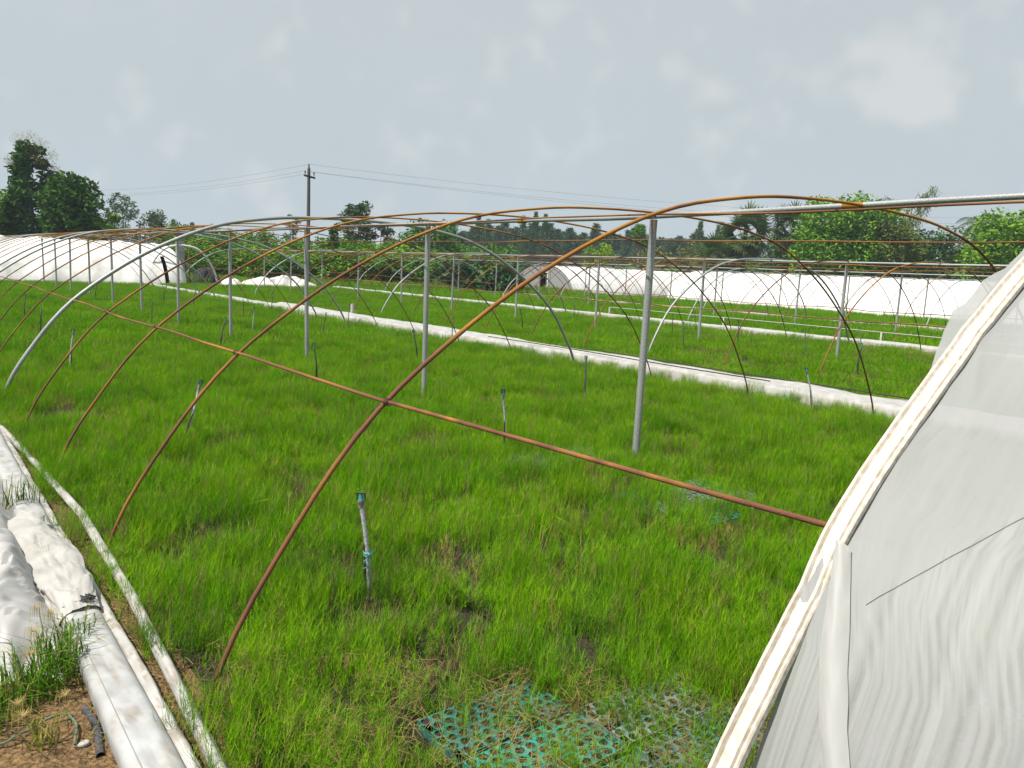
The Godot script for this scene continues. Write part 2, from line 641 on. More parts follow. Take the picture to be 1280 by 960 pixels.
func rust_colour(seed_: float, t: float, ochre: float) -> Color:
	var n := fine.get_noise_2d(t * 60.0, seed_ * 31.0)
	var n2 := fine.get_noise_2d(t * 400.0, seed_ * 13.0 + 50.0)
	var c := Color(0.26, 0.10, 0.06).lerp(Color(0.70, 0.32, 0.04), clampf(ochre + n * 1.0, 0.0, 1.0))
	return c * (1.0 + n2 * 0.35)


func grey_colour(seed_: float, t: float) -> Color:
	var n := fine.get_noise_2d(t * 80.0, seed_ * 17.0)
	return Color(0.52, 0.54, 0.555) * (1.0 + n * 0.2)


func hoop(parent: Node, xm: float, z: float, half: float, kind: int, r: float, steps: int, sides: int, seed_: float, slump := 0.0) -> void:
	var s := Shape.new()
	var pts := PackedVector3Array()
	var cols := PackedColorArray()
	for k in steps + 1:
		var t := float(k) / steps
		var p := arc_point(t)
		var wob := Vector3(rough.get_noise_2d(t * 3.0, seed_ * 9.0) * 0.03, rough.get_noise_2d(t * 3.0, seed_ * 9.0 + 70.0) * 0.02, rough.get_noise_2d(t * 2.0, seed_ * 9.0 + 140.0) * 0.05) * smoothstep(0.0, 0.2, minf(t, 1.0 - t))
		pts.append(Vector3(xm + p.x * half, p.y * (RIDGE + 0.0 - slump) + 0.012, z) + wob)
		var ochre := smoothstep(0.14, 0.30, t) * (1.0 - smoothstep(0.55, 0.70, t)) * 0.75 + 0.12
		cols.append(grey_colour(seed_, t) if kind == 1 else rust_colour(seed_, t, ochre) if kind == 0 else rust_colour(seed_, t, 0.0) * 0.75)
	s.tube(pts, rad(r), sides, cols)
	part("hoop", s.mesh(M.galvanised if kind == 1 else M.rust), parent)


func long_pipe(parent: Node, called: String, from: Vector3, to: Vector3, r: float, kind: int, steps: int, sides: int, seed_: float, sag := 0.0, lift := 0.0) -> void:
	var s := Shape.new()
	var pts := PackedVector3Array()
	var cols := PackedColorArray()
	for k in steps + 1:
		var t := float(k) / steps
		var p := from.lerp(to, t)
		p.y += rough.get_noise_2d(t * from.distance_to(to) * 0.6, seed_ * 23.0) * sag
		p.x += rough.get_noise_2d(t * from.distance_to(to) * 0.5, seed_ * 23.0 + 60.0) * sag
		p.y += lift * maxf(p.z + 4.65, 0.0)
		pts.append(p)
		cols.append(grey_colour(seed_, t * 3.0) if kind == 1 else rust_colour(seed_, t * 6.0, 0.15))
	s.tube(pts, rad(r), sides, cols)
	part(called, s.mesh(M.galvanised if kind == 1 else M.rust), parent)


func post(parent: Node, xm: float, z: float, r: float, top: float, sides: int, lean: float) -> void:
	var s := Shape.new()
	var pts := PackedVector3Array()
	var cols := PackedColorArray()
	for k in 13:
		var t := k / 12.0
		pts.append(Vector3(xm + lean * (1.0 - t), t * top, z))
		var c := Color(0.56, 0.575, 0.58) * (1.0 + fine.get_noise_2d(t * 40.0, z * 7.0) * 0.18)
		if t > 0.93:
			c = c.lerp(Color(0.30, 0.14, 0.05), 0.7)
		cols.append(c)
	s.tube(pts, rad(r), sides, cols)
	part("post", s.mesh(M.galvanised), parent)


func coupling(parent: Node, at: Vector3, r: float, length: float) -> void:
	var s := Shape.new()
	s.tube(PackedVector3Array([at - Vector3(0, 0, length), at - Vector3(0, 0, length * 0.8), at + Vector3(0, 0, length * 0.8), at + Vector3(0, 0, length)]), PackedFloat32Array([r * 0.8, r, r, r * 0.8]), 10, one(Color(0.52, 0.25, 0.02)))
	part("coupling", s.mesh(M.rust), parent)


func make_frames() -> void:
	var a := thing("hoop_tunnel", Vector3.ZERO, "rusty bare hoop tunnel frame with galvanised posts over the near seedling bed", "tunnel frame", "bare tunnel frames")
	var kinds := {5: 1, 10: 1, 11: 1, 16: 1, 17: 1, 21: 1}
	for k in range(1, 23):
		var z := -(Z1 + (k - 1) * STEP)
		var kind: int = kinds.get(k, 0)
		hoop(a, XM, z, HALF, kind, 0.023 if kind == 1 else 0.0098 if k > 1 else 0.0104, 72 if k < 8 else 44, 10 if k < 6 else 6, float(k), -0.05 if k == 5 else 0.0)
	for z in [ZCOVER, ZCOVER + STEP, ZCOVER + 2.0 * STEP]:
		hoop(a, XM, z, HALF, 0, 0.013, 60, 8, 40.0 + z)
	for k in range(2, 23, 2):
		var z := -(Z1 + (k - 1) * STEP)
		post(a, XM, z, 0.033, RIDGE - 0.02, 14 if k < 8 else 8, -0.02 if k == 2 else rng.randfn(0, 0.02))
	long_pipe(a, "ridge_pipe", Vector3(XM + 0.03, RIDGE + 0.01, 3.2), Vector3(XM + 0.03, RIDGE + 0.01, -(Z1 + 21 * STEP)), 0.021, 1, 90, 10, 1.0, 0.008, 0.016)
	for z in [-(Z1 + 0.06), -(Z1 + 2.0 * STEP + 0.02), -(Z1 + 6.0 * STEP)]:
		coupling(a, Vector3(XM + 0.03, RIDGE + 0.01 + 0.016 * maxf(z + 4.65, 0.0), z), 0.026, 0.075)
	long_pipe(a, "purlin", Vector3(1.80, 1.105, -0.76), Vector3(XM - 0.830 * HALF, 0.512 * RIDGE, -Z1 + 0.01), 0.0082, 0, 40, 8, 2.5, 0.006)
	long_pipe(a, "purlin", Vector3(XM - 0.830 * HALF, 0.512 * RIDGE, -Z1), Vector3(XM - 0.845 * HALF, 0.505 * RIDGE, -(Z1 + 20 * STEP)), 0.0082, 0, 120, 8, 2.0, 0.018)
	long_pipe(a, "purlin", Vector3(XM - 0.30, RIDGE - 0.015, 0.0), Vector3(XM - 0.35, RIDGE - 0.015, -(Z1 + 20 * STEP)), 0.008, 0, 90, 8, 3.0, 0.02)
	long_pipe(a, "purlin", Vector3(XM + 0.41 * HALF, 0.955 * RIDGE, 0.0), Vector3(XM + 0.42 * HALF, 0.955 * RIDGE, -(Z1 + 20 * STEP)), 0.0075, 0, 90, 6, 4.0, 0.03)
	for k in range(1, 9):
		var z := -(Z1 + (k - 1) * STEP)
		for at in [Vector3(XM - lerpf(0.830, 0.845, (k - 1) / 20.0) * HALF, lerpf(0.512, 0.505, (k - 1) / 20.0) * RIDGE, z), Vector3(XM + 0.41 * HALF, 0.955 * RIDGE, z), Vector3(XM + 0.02, RIDGE + 0.012, z)]:
			var tie := Shape.new()
			var pts := PackedVector3Array()
			for q in 19:
				var an := q * 1.05
				pts.append(at + Vector3(0.016 * cos(an), 0.016 * sin(an), -0.018 + 0.036 * q / 18.0 + rng.randfn(0, 0.003)))
			tie.tube(pts, rad(0.0022), 4, one(Color(0.20, 0.11, 0.07)))
			part("tie_wire", tie.mesh(M.rust), a)
	# the row of frames beyond: ridge position, label
	var rows := [[16.54, 4.15, "bare grey and rusty hoop tunnel frame beyond the wide white kerb"], [27.4, 4.15, "bare hoop tunnel frame over the third bed, behind the thin white kerb"], [38.3, 4.15, "bare hoop tunnel frame standing right in front of the long white tunnel"]]
	for q in 3:
		var row: Array = rows[q]
		var o := thing("hoop_tunnel", Vector3.ZERO, row[2], "tunnel frame", "bare tunnel frames")
		for k in range(0, 24):
			var z := -(1.25 + k * 1.954)
			var light := (k + q * 2) % 6 == 5 or k == 23
			hoop(o, row[0], z, row[1], 1 if light else (0 if (k * 7 + q) % 3 == 0 else 2), 0.024 if light else 0.013, 40, 6, 60.0 + q * 40.0 + k)
			if k % 2 == 0:
				post(o, row[0], z, 0.036, RIDGE - 0.02, 8, rng.randfn(0, 0.02))
		long_pipe(o, "ridge_pipe", Vector3(row[0] + 0.03, RIDGE + 0.01, 0.0), Vector3(row[0] + 0.03, RIDGE + 0.01, -(1.25 + 23 * 1.954)), 0.024, 1, 60, 8, 10.0 + q, 0.01)
		for sd in ([-1.0, 1.0] if q == 0 else []):
			long_pipe(o, "purlin", Vector3(row[0] + sd * 0.84 * row[1], 0.50 * RIDGE, 0.0), Vector3(row[0] + sd * 0.84 * row[1], 0.50 * RIDGE, -44.0), 0.011, 0, 60, 5, 14.0 + q + sd, 0.05)
			long_pipe(o, "purlin", Vector3(row[0] + sd * 0.42 * row[1], 0.955 * RIDGE, 0.0), Vector3(row[0] + sd * 0.42 * row[1], 0.955 * RIDGE, -44.0), 0.010, 0, 60, 5, 18.0 + q + sd, 0.04)


# ---------------------------------------------------------------- near cover
func film_at(t: float, z: float, lift: float) -> Vector3:
	var p := arc_point(t)
	var q := arc_point(minf(t + 0.005, 1.0)) - arc_point(maxf(t - 0.005, 0.0))
	var out := Vector2(-q.y * RIDGE, q.x * HALF).normalized()
	var y := p.y * RIDGE + 0.012
	var on := smoothstep(0.92, 1.12, y)
	var past := clampf((ZCOVER - 0.012 - z) / 0.06, 0.0, 1.0)
	var inside := maxf(z - ZCOVER, 0.0)
	var push := 0.045 * exp(-inside * 5.0) - 0.02 * sin(fposmod(inside, STEP) / STEP * PI) - 0.09 * past * past
	push += past * 0.02 * fine.get_noise_2d(t * 160.0, z * 20.0)
	# fine pleats that run up the arc, deeper low down, and tension folds leaving the channel
	var pleat := fine.get_noise_2d(z * 110.0 + t * 30.0, t * 9.0) * 0.0006 + fine.get_noise_2d(z * 330.0 + t * 90.0, t * 5.0) * 0.0005
	push += pleat * smoothstep(0.0, 0.08, inside)
	push += (0.005 * fine.get_noise_2d(t * 22.0 - z * 14.0, z * 9.0) + 0.010 * (billow(t * 16.0 + z * 1.5, z * 2.2 - t * 6.0, 31) - 0.5)) * smoothstep(0.0, 0.1, inside)
	push += 0.010 * absf(fine.get_noise_2d(t * 90.0 + z * 30.0, 4.0)) * exp(-inside * 6.0) * on * (1.0 - past)
	# low down it has come off the channel and hangs inside the hoop
	var sag := clampf((1.12 - y) / 0.6, 0.0, 1.3) * 0.14 * (1.0 - smoothstep(0.2, 1.4, inside)) if t < 0.5 else 0.0
	push += lift
	return Vector3(XM + p.x * HALF + out.x * push + sag, maxf(y + out.y * push, 0.01), z)


func make_cover() -> void:
	var root := thing("tunnel_cover", Vector3(1.2, 0, 0.5), "milky translucent greenhouse film stretched over the near end of the hoops", "tunnel cover")
	var off := root.position
	var film := Shape.new()
	film.grid(180, 460, func(u: float, w: float):
		var y: float = arc_point(u).y * RIDGE
		# loose skirt past the end hoop, wider near the ridge, none where the film has come off low down
		var on := smoothstep(0.92, 1.12, y)
		var skirt := (0.075 + 0.03 * fine.get_noise_1d(u * 120.0) + 0.075 * smoothstep(1.35, 1.7, y)) * on
		var z := lerpf(ZCOVER - skirt + (1.0 - on) * 0.02, 2.4, pow(w, 1.7))
		var streak := (fine.get_noise_2d(z * 330.0 + u * 90.0, u * 5.0) + 0.7 * fine.get_noise_2d(z * 110.0 + u * 30.0, u * 9.0)) * 0.5 + 0.5
		var stain := rough.get_noise_2d(z * 4.0, u * 30.0) * 0.5 + 0.5
		# the panel sewn on below the seam is streaked with dried drips
		var dripped := 1.0 if u < lerpf(0.119, 0.205, (z + 0.70) / 0.5) else 0.12
		var col := Color(0.325, 0.335, 0.34) * (1.0 + (clampf(streak * 1.7 - 0.35, 0.0, 1.0) - 0.5) * 0.26 * dripped + (stain - 0.5) * 0.1)
		return [film_at(u, z, 0.0) - off, col])
	part("film", film.mesh(M.film), root)
	# lock channel along the end hoop: two lips and a groove
	var ch := Shape.new()
	var section := [[-0.024, 0.000], [-0.025, 0.022], [-0.018, 0.024], [-0.014, 0.012], [0.005, 0.011], [0.008, 0.019], [0.014, 0.019], [0.017, 0.011], [0.022, 0.013], [0.025, 0.009], [0.025, -0.006]]
	for e in section.size() - 1:
		ch.grid(110, 1, func(u: float, w: float):
			var t := lerpf(0.0, 0.62, u)
			var p := arc_point(t)
			var q := arc_point(minf(t + 0.006, 1.0)) - arc_point(maxf(t - 0.006, 0.0))
			var out := Vector2(-q.y * RIDGE, q.x * HALF).normalized()
			var s: Array = section[e + int(w)]
			var wob := 0.004 * rough.get_noise_1d(t * 80.0)
			var c := Color(0.80, 0.77, 0.72).lerp(Color(0.64, 0.59, 0.52), clampf(fine.get_noise_2d(t * 500.0, s[0] * 900.0) * 0.9, 0.0, 1.0))
			var sunk: float = s[1] * (1.0 - 0.25 * smoothstep(0.98, 1.10, p.y * RIDGE)) + 0.012 + 0.038 * smoothstep(1.0, 1.14, p.y * RIDGE)
			return [Vector3(XM + p.x * HALF + out.x * sunk, p.y * RIDGE + 0.012 + out.y * sunk, ZCOVER + s[0] + wob) - off, c])
	part("lock_channel", ch.mesh(M.channel), root)
	# folded edge strip hanging down where the film came off
	var strip := Shape.new()
	strip.grid(10, 70, func(u: float, w: float):
		var t := lerpf(0.129, 0.012, w)
		var y: float = arc_point(t).y * RIDGE
		var wide := lerpf(0.035, 0.055, smoothstep(0.0, 0.2, w))
		var z := ZCOVER + 0.012 + 0.42 * (1.14 - y) + (u - 0.5) * wide + 0.006 * rough.get_noise_2d(w * 8.0, 3.0)
		return [film_at(t, z, 0.008 + 0.014 * sin(u * PI) + 0.003 * fine.get_noise_2d(w * 40.0, u * 8.0)) - off, Color(0.48, 0.485, 0.475)])
	part("loose_strip", strip.mesh(M.film), root)
	# sewn seam across the film
	var seam := Shape.new()
	var pts := PackedVector3Array()
	for k in 60:
		var q := k / 59.0
		pts.append(film_at(lerpf(0.119, 0.205, q), lerpf(-0.70, -0.20, q), 0.002) - off)
	seam.tube(pts, rad(0.0007), 5, one(Color(0.26, 0.26, 0.25)))
	part("seam", seam.mesh(M.plastic), root)
	# rusty spring wire showing in the channel
	for d in [[0.176, 0.007]]:
		var wire := Shape.new()
		var wp := PackedVector3Array()
		for k in 9:
			var t: float = d[0] + d[1] * k / 8.0
			var p := arc_point(t)
			var q := arc_point(t + 0.006) - arc_point(t - 0.006)
			var out := Vector2(-q.y * RIDGE, q.x * HALF).normalized()
			wp.append(Vector3(XM + p.x * HALF + out.x * 0.064, p.y * RIDGE + out.y * 0.064, ZCOVER - 0.012 + 0.010 * sin(k * 0.5)) - off)
		wire.tube(wp, rad(0.0012), 5, one(Color(0.50, 0.26, 0.12)))
		part("spring_wire", wire.mesh(M.rust), root)
	var clip := Shape.new()
	var cp := PackedVector3Array()
	for k in 9:
		var an := PI * k / 8.0
		cp.append(Vector3(1.515 + 0.012 * cos(an), 1.085 + 0.035 * (1.0 - k / 8.0), ZCOVER - 0.03 + 0.014 * sin(an)) - off)
	clip.tube(cp, rad(0.0035), 6, one(Color(0.45, 0.46, 0.47)))
	part("hook", clip.mesh(M.galvanised), root)


# ---------------------------------------------------------------- rolls, sheet, kerbs
func roll(called: String, label: String, path: PackedVector3Array, fn: Callable, steps: int, sides: int, dirt: float, seed_: float) -> Node3D:
	# a swept tube whose radius and colour come from fn(angle, distance)
	var root := thing(called, path[0], label, "film roll", "rolled-up film along the bed edge")
	var curve := Curve3D.new()
	for p in path:
		curve.add_point(p)
	var total := curve.get_baked_length()
	var s := Shape.new()
	s.grid(steps, sides, func(u: float, w: float):
		var d := u * total
		var p := curve.sample_baked(d, true)
		var t := (curve.sample_baked(minf(d + 0.05, total), true) - curve.sample_baked(maxf(d - 0.05, 0.0), true)).normalized()
		var side := t.cross(Vector3.UP).normalized()
		var a := TAU * w
		var r: Vector2 = fn.call(a, d)
		var c := Color(0.50, 0.52, 0.54) if seed_ < 1.5 else Color(0.53, 0.53, 0.525)
		var n := fine.get_noise_2d(d * 14.0, cos(a) * 6.0 + seed_ * 20.0)
		var n2 := fine.get_noise_2d(d * 50.0, sin(a) * 30.0 + seed_ * 5.0)
		c = c.lerp(Color(0.30, 0.235, 0.165), clampf((n * 1.1 + n2 * 0.8) * dirt, 0.0, 0.8))
		return [p + side * r.x * cos(a) + Vector3.UP * r.y * sin(a) - path[0], c])
	part("rolled_film", s.mesh(M.white_film), root)
	return root


func make_near_left() -> void:
	var big := roll("film_roll", "thick white film roll lying along the soil strip", PackedVector3Array([Vector3(0.535, 0.07, 0.6), Vector3(0.548, 0.07, -2.4), Vector3(0.55, 0.072, -4.2), Vector3(0.545, 0.07, -6.0), Vector3(0.54, 0.07, -8.5), Vector3(0.53, 0.07, -13.0)]), func(a: float, d: float):
		var r := pow(pow(absf(cos(a)) / 0.074, 3.4) + pow(absf(sin(a)) / 0.056, 3.4), -1.0 / 3.4)
		r += 0.0025 * fine.get_noise_2d(d * 6.0, a * 2.0) + 0.006 * (billow(d * 0.9 + a, a * 1.4 - d * 0.4, 12) - 0.5) + 0.0022 * billow(d * 7.0, a * 3.0 + d * 2.0, 13)
		return Vector2(r, r), 420, 36, 0.75, 1.0)
	var seamline := Shape.new()
	seamline.tube(PackedVector3Array([Vector3(-0.035, 0.0585, -0.6), Vector3(-0.030, 0.0595, -3.0), Vector3(-0.032, 0.0595, -4.2)]), rad(0.0016), 4, one(Color(0.25, 0.25, 0.26)))
	part("seam", seamline.mesh(M.plastic), big)
	roll("film_roll", "dirty folded white film layers tucked against the thick roll", PackedVector3Array([Vector3(0.625, 0.055, 0.6), Vector3(0.642, 0.055, -2.4), Vector3(0.638, 0.058, -4.2), Vector3(0.62, 0.055, -6.0), Vector3(0.612, 0.055, -8.5), Vector3(0.60, 0.055, -13.0)]), func(a: float, d: float):
		var fold := 0.012 * sin(a * 5.0 + d * 0.6) + 0.022 * (billow(d * 2.4 + a * 0.7, a * 1.9 - d, 15) - 0.5) + 0.006 * fine.get_noise_2d(d * 8.0, a * 5.0) + 0.006 * fine.get_noise_2d(d * 30.0, a * 9.0)
		var r := pow(pow(absf(cos(a)) / 0.034, 3.0) + pow(absf(sin(a)) / 0.044, 3.0), -1.0 / 3.0) + fold * 0.45
		return Vector2(r, r), 520, 40, 1.5, 2.0)
	roll("film_roll", "thin bowed white film roll lying at the hoop feet", PackedVector3Array([Vector3(0.67, 0.06, 0.3), Vector3(0.722, 0.07, -2.3), Vector3(0.785, 0.085, -3.8), Vector3(0.80, 0.09, -5.2), Vector3(0.715, 0.085, -7.0), Vector3(0.645, 0.08, -8.2)]), func(a: float, d: float):
		var r := 0.024 + 0.003 * fine.get_noise_2d(d * 8.0, a * 2.0) + 0.003 * sin(a * 3.0 + d)
		return Vector2(r, r), 300, 16, 0.9, 3.0)
	# twine tied round the rolls
	var tie := thing("twine", Vector3(0.55, 0.072, -3.72), "black twine knotted round the thick film roll", "twine")
	var loop := Shape.new()
	var lp := PackedVector3Array()
	for k in 25:
		var a := TAU * k / 24.0
		lp.append(Vector3(0.088 * cos(a), 0.080 * sin(a), 0.03 * cos(a)))
	loop.tube(lp, rad(0.004), 6, one(Color(0.02, 0.02, 0.022)), false)
	part("loop", loop.mesh(M.plastic), tie)
	var knot := Shape.new()
	var kp := PackedVector3Array()
	for k in 30:
		kp.append(Vector3(0.03 + rng.randfn(0, 0.018), 0.084 + absf(rng.randfn(0, 0.008)), rng.randfn(0, 0.022)))
	knot.tube(kp, rad(0.004), 5, one(Color(0.025, 0.025, 0.028)))
	part("knot", knot.mesh(M.plastic), tie)
	# crumpled white woven sheet heaped beside the roll
	var heap := thing("plastic_sheet", Vector3(-0.2, 0, -5.5), "crumpled white plastic sheet heaped beside the thick film roll", "plastic sheet")
	var sheet := Shape.new()
	sheet.grid(150, 360, func(u: float, w: float):
		var x := lerpf(-1.7, 0.54, u)
		var z := lerpf(-3.28, -9.4, w)
		var edge := minf(smoothstep(0.0, 0.05, w), minf(smoothstep(0.0, 0.10, 1.0 - w), minf(smoothstep(0.0, 0.1, u), smoothstep(0.0, 0.13, 1.0 - u))))
		var warp := 0.25 * rough.get_noise_2d(x * 2.0 + 50.0, z * 2.0)
		var y := 0.03 + edge * maxf(0.05 + 0.05 * rough.get_noise_2d(x * 1.6, z * 1.2) + 0.12 * billow(x * 2.6 + z * 0.8 + warp, z * 1.9 - x * 0.6, 1) + 0.085 * billow(x * 6.0 - z * 2.2, z * 4.6 + x * 2.0 + warp, 2) + 0.026 * billow(x * 15.0 + z * 5.0, z * 12.0, 3), 0.0)
		var ox := 0.14 * (crumple(x * 3.0 + 7.0, z * 2.6, 4) - 0.5) * edge
		var oz := 0.16 * (crumple(x * 2.7, z * 2.9 + 5.0, 5) - 0.5) + 0.10 * (1.0 - edge) * rough.get_noise_1d(x * 9.0)
		return [Vector3(minf(x + ox, 0.53), y, z + oz) - Vector3(-0.2, 0, -5.5), Color(0.52, 0.525, 0.53)])
	part("sheet", sheet.mesh(M.white_film), heap)
	# the corner of the sheet drawn up over the roll at the tie
	var tail := Shape.new()
	tail.grid(44, 110, func(u: float, w: float):
		var a := lerpf(PI * 0.98, PI * 0.30, u)
		var z := lerpf(-3.66, -5.0, w)
		var pinch := lerpf(1.0, 1.55, smoothstep(0.0, 0.5, w))
		var crease := 0.05 * (billow(a * 2.2 + w * 2.0, w * 7.0 - a, 7) - 0.5) * smoothstep(0.0, 0.25, w) + 0.012 * billow(a * 8.0, w * 16.0 + a * 3.0, 8)
		var r := 0.100 * pinch + crease
		return [Vector3(0.56 + cos(a) * r * 0.95 - 0.10 * smoothstep(0.15, 1.0, w), 0.070 + sin(a) * r * 0.72, z) - Vector3(-0.2, 0, -5.5), Color(0.50, 0.495, 0.48)])
	part("sheet_corner", tail.mesh(M.white_film), heap)
	# offcut of grey pipe and a pale stone on the soil
	var off := thing("pipe_offcut", Vector3(0.445, 0.045, -2.98), "short grey-black plastic pipe offcut lying on the soil", "pipe")
	var body := Shape.new()
	var bore := Shape.new()
	var pp := PackedVector3Array()
	for k in 9:
		pp.append(Vector3(0.012 * sin(k * 0.5), 0.004 * sin(k * 0.9), k * 0.042))
	body.tube(pp, rad(0.0135), 14, one(Color(0.085, 0.09, 0.095)), false)
	bore.tube(pp, rad(0.0105), 14, one(Color(0.02, 0.02, 0.02)), false)
	part("pipe_wall", body.mesh(M.dull), off)
	part("bore", bore.mesh(M.dull), off)
	var stub := thing("pipe_offcut", Vector3(0.49, 0.045, -3.0), "stubby black pipe end beside the longer pipe offcut", "pipe")
	var st := Shape.new()
	st.tube(PackedVector3Array([Vector3(-0.015, 0, 0.0), Vector3(0.0, 0.004, 0.012), Vector3(0.02, 0.004, 0.03)]), PackedFloat32Array([0.012, 0.015, 0.013]), 12, one(Color(0.05, 0.052, 0.055)))
	part("pipe_wall", st.mesh(M.dull), stub)
	var pebble := Shape.new()
	pebble.grid(10, 14, func(u: float, w: float):
		var a := u * PI
		var b := w * TAU
		var d := Vector3(sin(a) * cos(b), cos(a), sin(a) * sin(b))
		return [Vector3(d.x * 0.02, d.y * 0.011, d.z * 0.014) * (1.0 + 0.25 * fine.get_noise_3dv(d * 20.0)), Color(0.66, 0.62, 0.56)])
	var pb := part("pebble", pebble.mesh(M.dull), self)
	pb.position = Vector3(0.405, 0.045, -2.75)
	tag(pb, "small white pebble on the sandy soil", "pebble")
	# frayed teal rope on the soil
	var rope := thing("rope", Vector3(0.3, 0.04, -2.9), "frayed pale green rope lying across the sandy soil", "rope")
	var rp := PackedVector3Array()
	for k in 40:
		var t := k / 39.0
		rp.append(Vector3(lerpf(-0.35, 0.09, t) + 0.02 * sin(t * 15.0), 0.012 + 0.008 * sin(t * 23.0), lerpf(0.02, 0.02, t) - 0.07 * t + 0.02 * cos(t * 11.0)))
	for k in 12:
		rp.append(Vector3(0.09 + 0.012 * sin(k * 0.4), 0.012, -0.05 + k * 0.018))
	var rs := Shape.new()
	rs.tube(rp, rad(0.0045), 6, one(Color(0.16, 0.24, 0.16)))
	part("strand", rs.mesh(M.dull), rope)


func crumple(x: float, z: float, seed_: int) -> float:
	# random heights on a skewed lattice joined by flat facets: sharp creases like stiff plastic
	var a := floorf(x)
	var b := floorf(z)
	var fx := x - a
	var fz := z - b
	if fx + fz < 1.0:
		return lattice(a, b, seed_) * (1.0 - fx - fz) + lattice(a + 1.0, b, seed_) * fx + lattice(a, b + 1.0, seed_) * fz
	return lattice(a + 1.0, b + 1.0, seed_) * (fx + fz - 1.0) + lattice(a + 1.0, b, seed_) * (1.0 - fz) + lattice(a, b + 1.0, seed_) * (1.0 - fx)


func billow(x: float, z: float, seed_: int) -> float:
	# the upper edge of tilted flat panels, one to a lattice cell: stiff sheet with sharp valleys
	var a := floorf(x)
	var b := floorf(z)
	var best := -9.0
	for i in range(-1, 2):
		for j in range(-1, 2):
			var dx := x - (a + i + 0.15 + 0.7 * lattice(a + i, b + j, seed_))
			var dz := z - (b + j + 0.15 + 0.7 * lattice(a + i, b + j, seed_ + 11))
			var h := 0.8 * lattice(a + i, b + j, seed_ + 23) + dx * (lattice(a + i, b + j, seed_ + 37) * 1.7 - 0.85) + dz * (lattice(a + i, b + j, seed_ + 41) * 1.7 - 0.85) - 0.32 * (dx * dx + dz * dz)
			best = maxf(best, h)
	return best


func lattice(a: float, b: float, seed_: int) -> float:
	var h := sin(a * 127.1 + b * 311.7 + seed_ * 74.7) * 43758.5453
	return h - floorf(h)


func grass_clump(at: Vector3, label: String, group: String, count: int, tall: float, spread: float, seed_: int, col: Color, heads: int) -> void:
	var r := RandomNumberGenerator.new()
	r.seed = seed_
	var root := thing("grass_clump", at, label, "weed", group)
	var s := Shape.new()
	for k in count:
		var a := r.randf() * TAU
		var out := Vector3(cos(a), 0, sin(a))
		var from := Vector3(r.randfn(0, spread), 0.0, r.randfn(0, spread))
		var h := tall * r.randf_range(0.35, 1.0)
		var reach := h * r.randf_range(0.2, 1.0)
		var w := Vector3(-sin(a), 0, cos(a)) * r.randf_range(0.0018, 0.0038)
		var c := col * r.randf_range(0.65, 1.25)
		if r.randf() < 0.15:
			c = Color(0.34, 0.27, 0.12)
		var mid := from + out * reach * 0.35 + Vector3.UP * h * 0.75
		s.blade(from, mid, from + out * reach + Vector3.UP * h * r.randf_range(0.55, 1.0), w, c)
	part("blades", s.mesh(M.needle), root)
	for k in heads:
		var hd := Shape.new()
		var a := r.randf() * TAU
		var top := Vector3(cos(a) * 0.08, tall * r.randf_range(0.9, 1.25), sin(a) * 0.08)
		hd.blade(Vector3.ZERO, top * 0.6, top, Vector3(0.0018, 0, 0), Color(0.30, 0.30, 0.12))
		for q in 22:
			var b := TAU * q / 22.0
			var o := Vector3(cos(b), 0, sin(b)) * r.randf_range(0.015, 0.05)
			hd.blade(top, top + o * 0.7 + Vector3.UP * 0.012, top + o + Vector3.DOWN * r.randf_range(0.02, 0.09), Vector3(-sin(b), 0, cos(b)) * 0.0012, Color(0.40, 0.30, 0.13))
		part("seed_head", hd.mesh(M.needle), root)


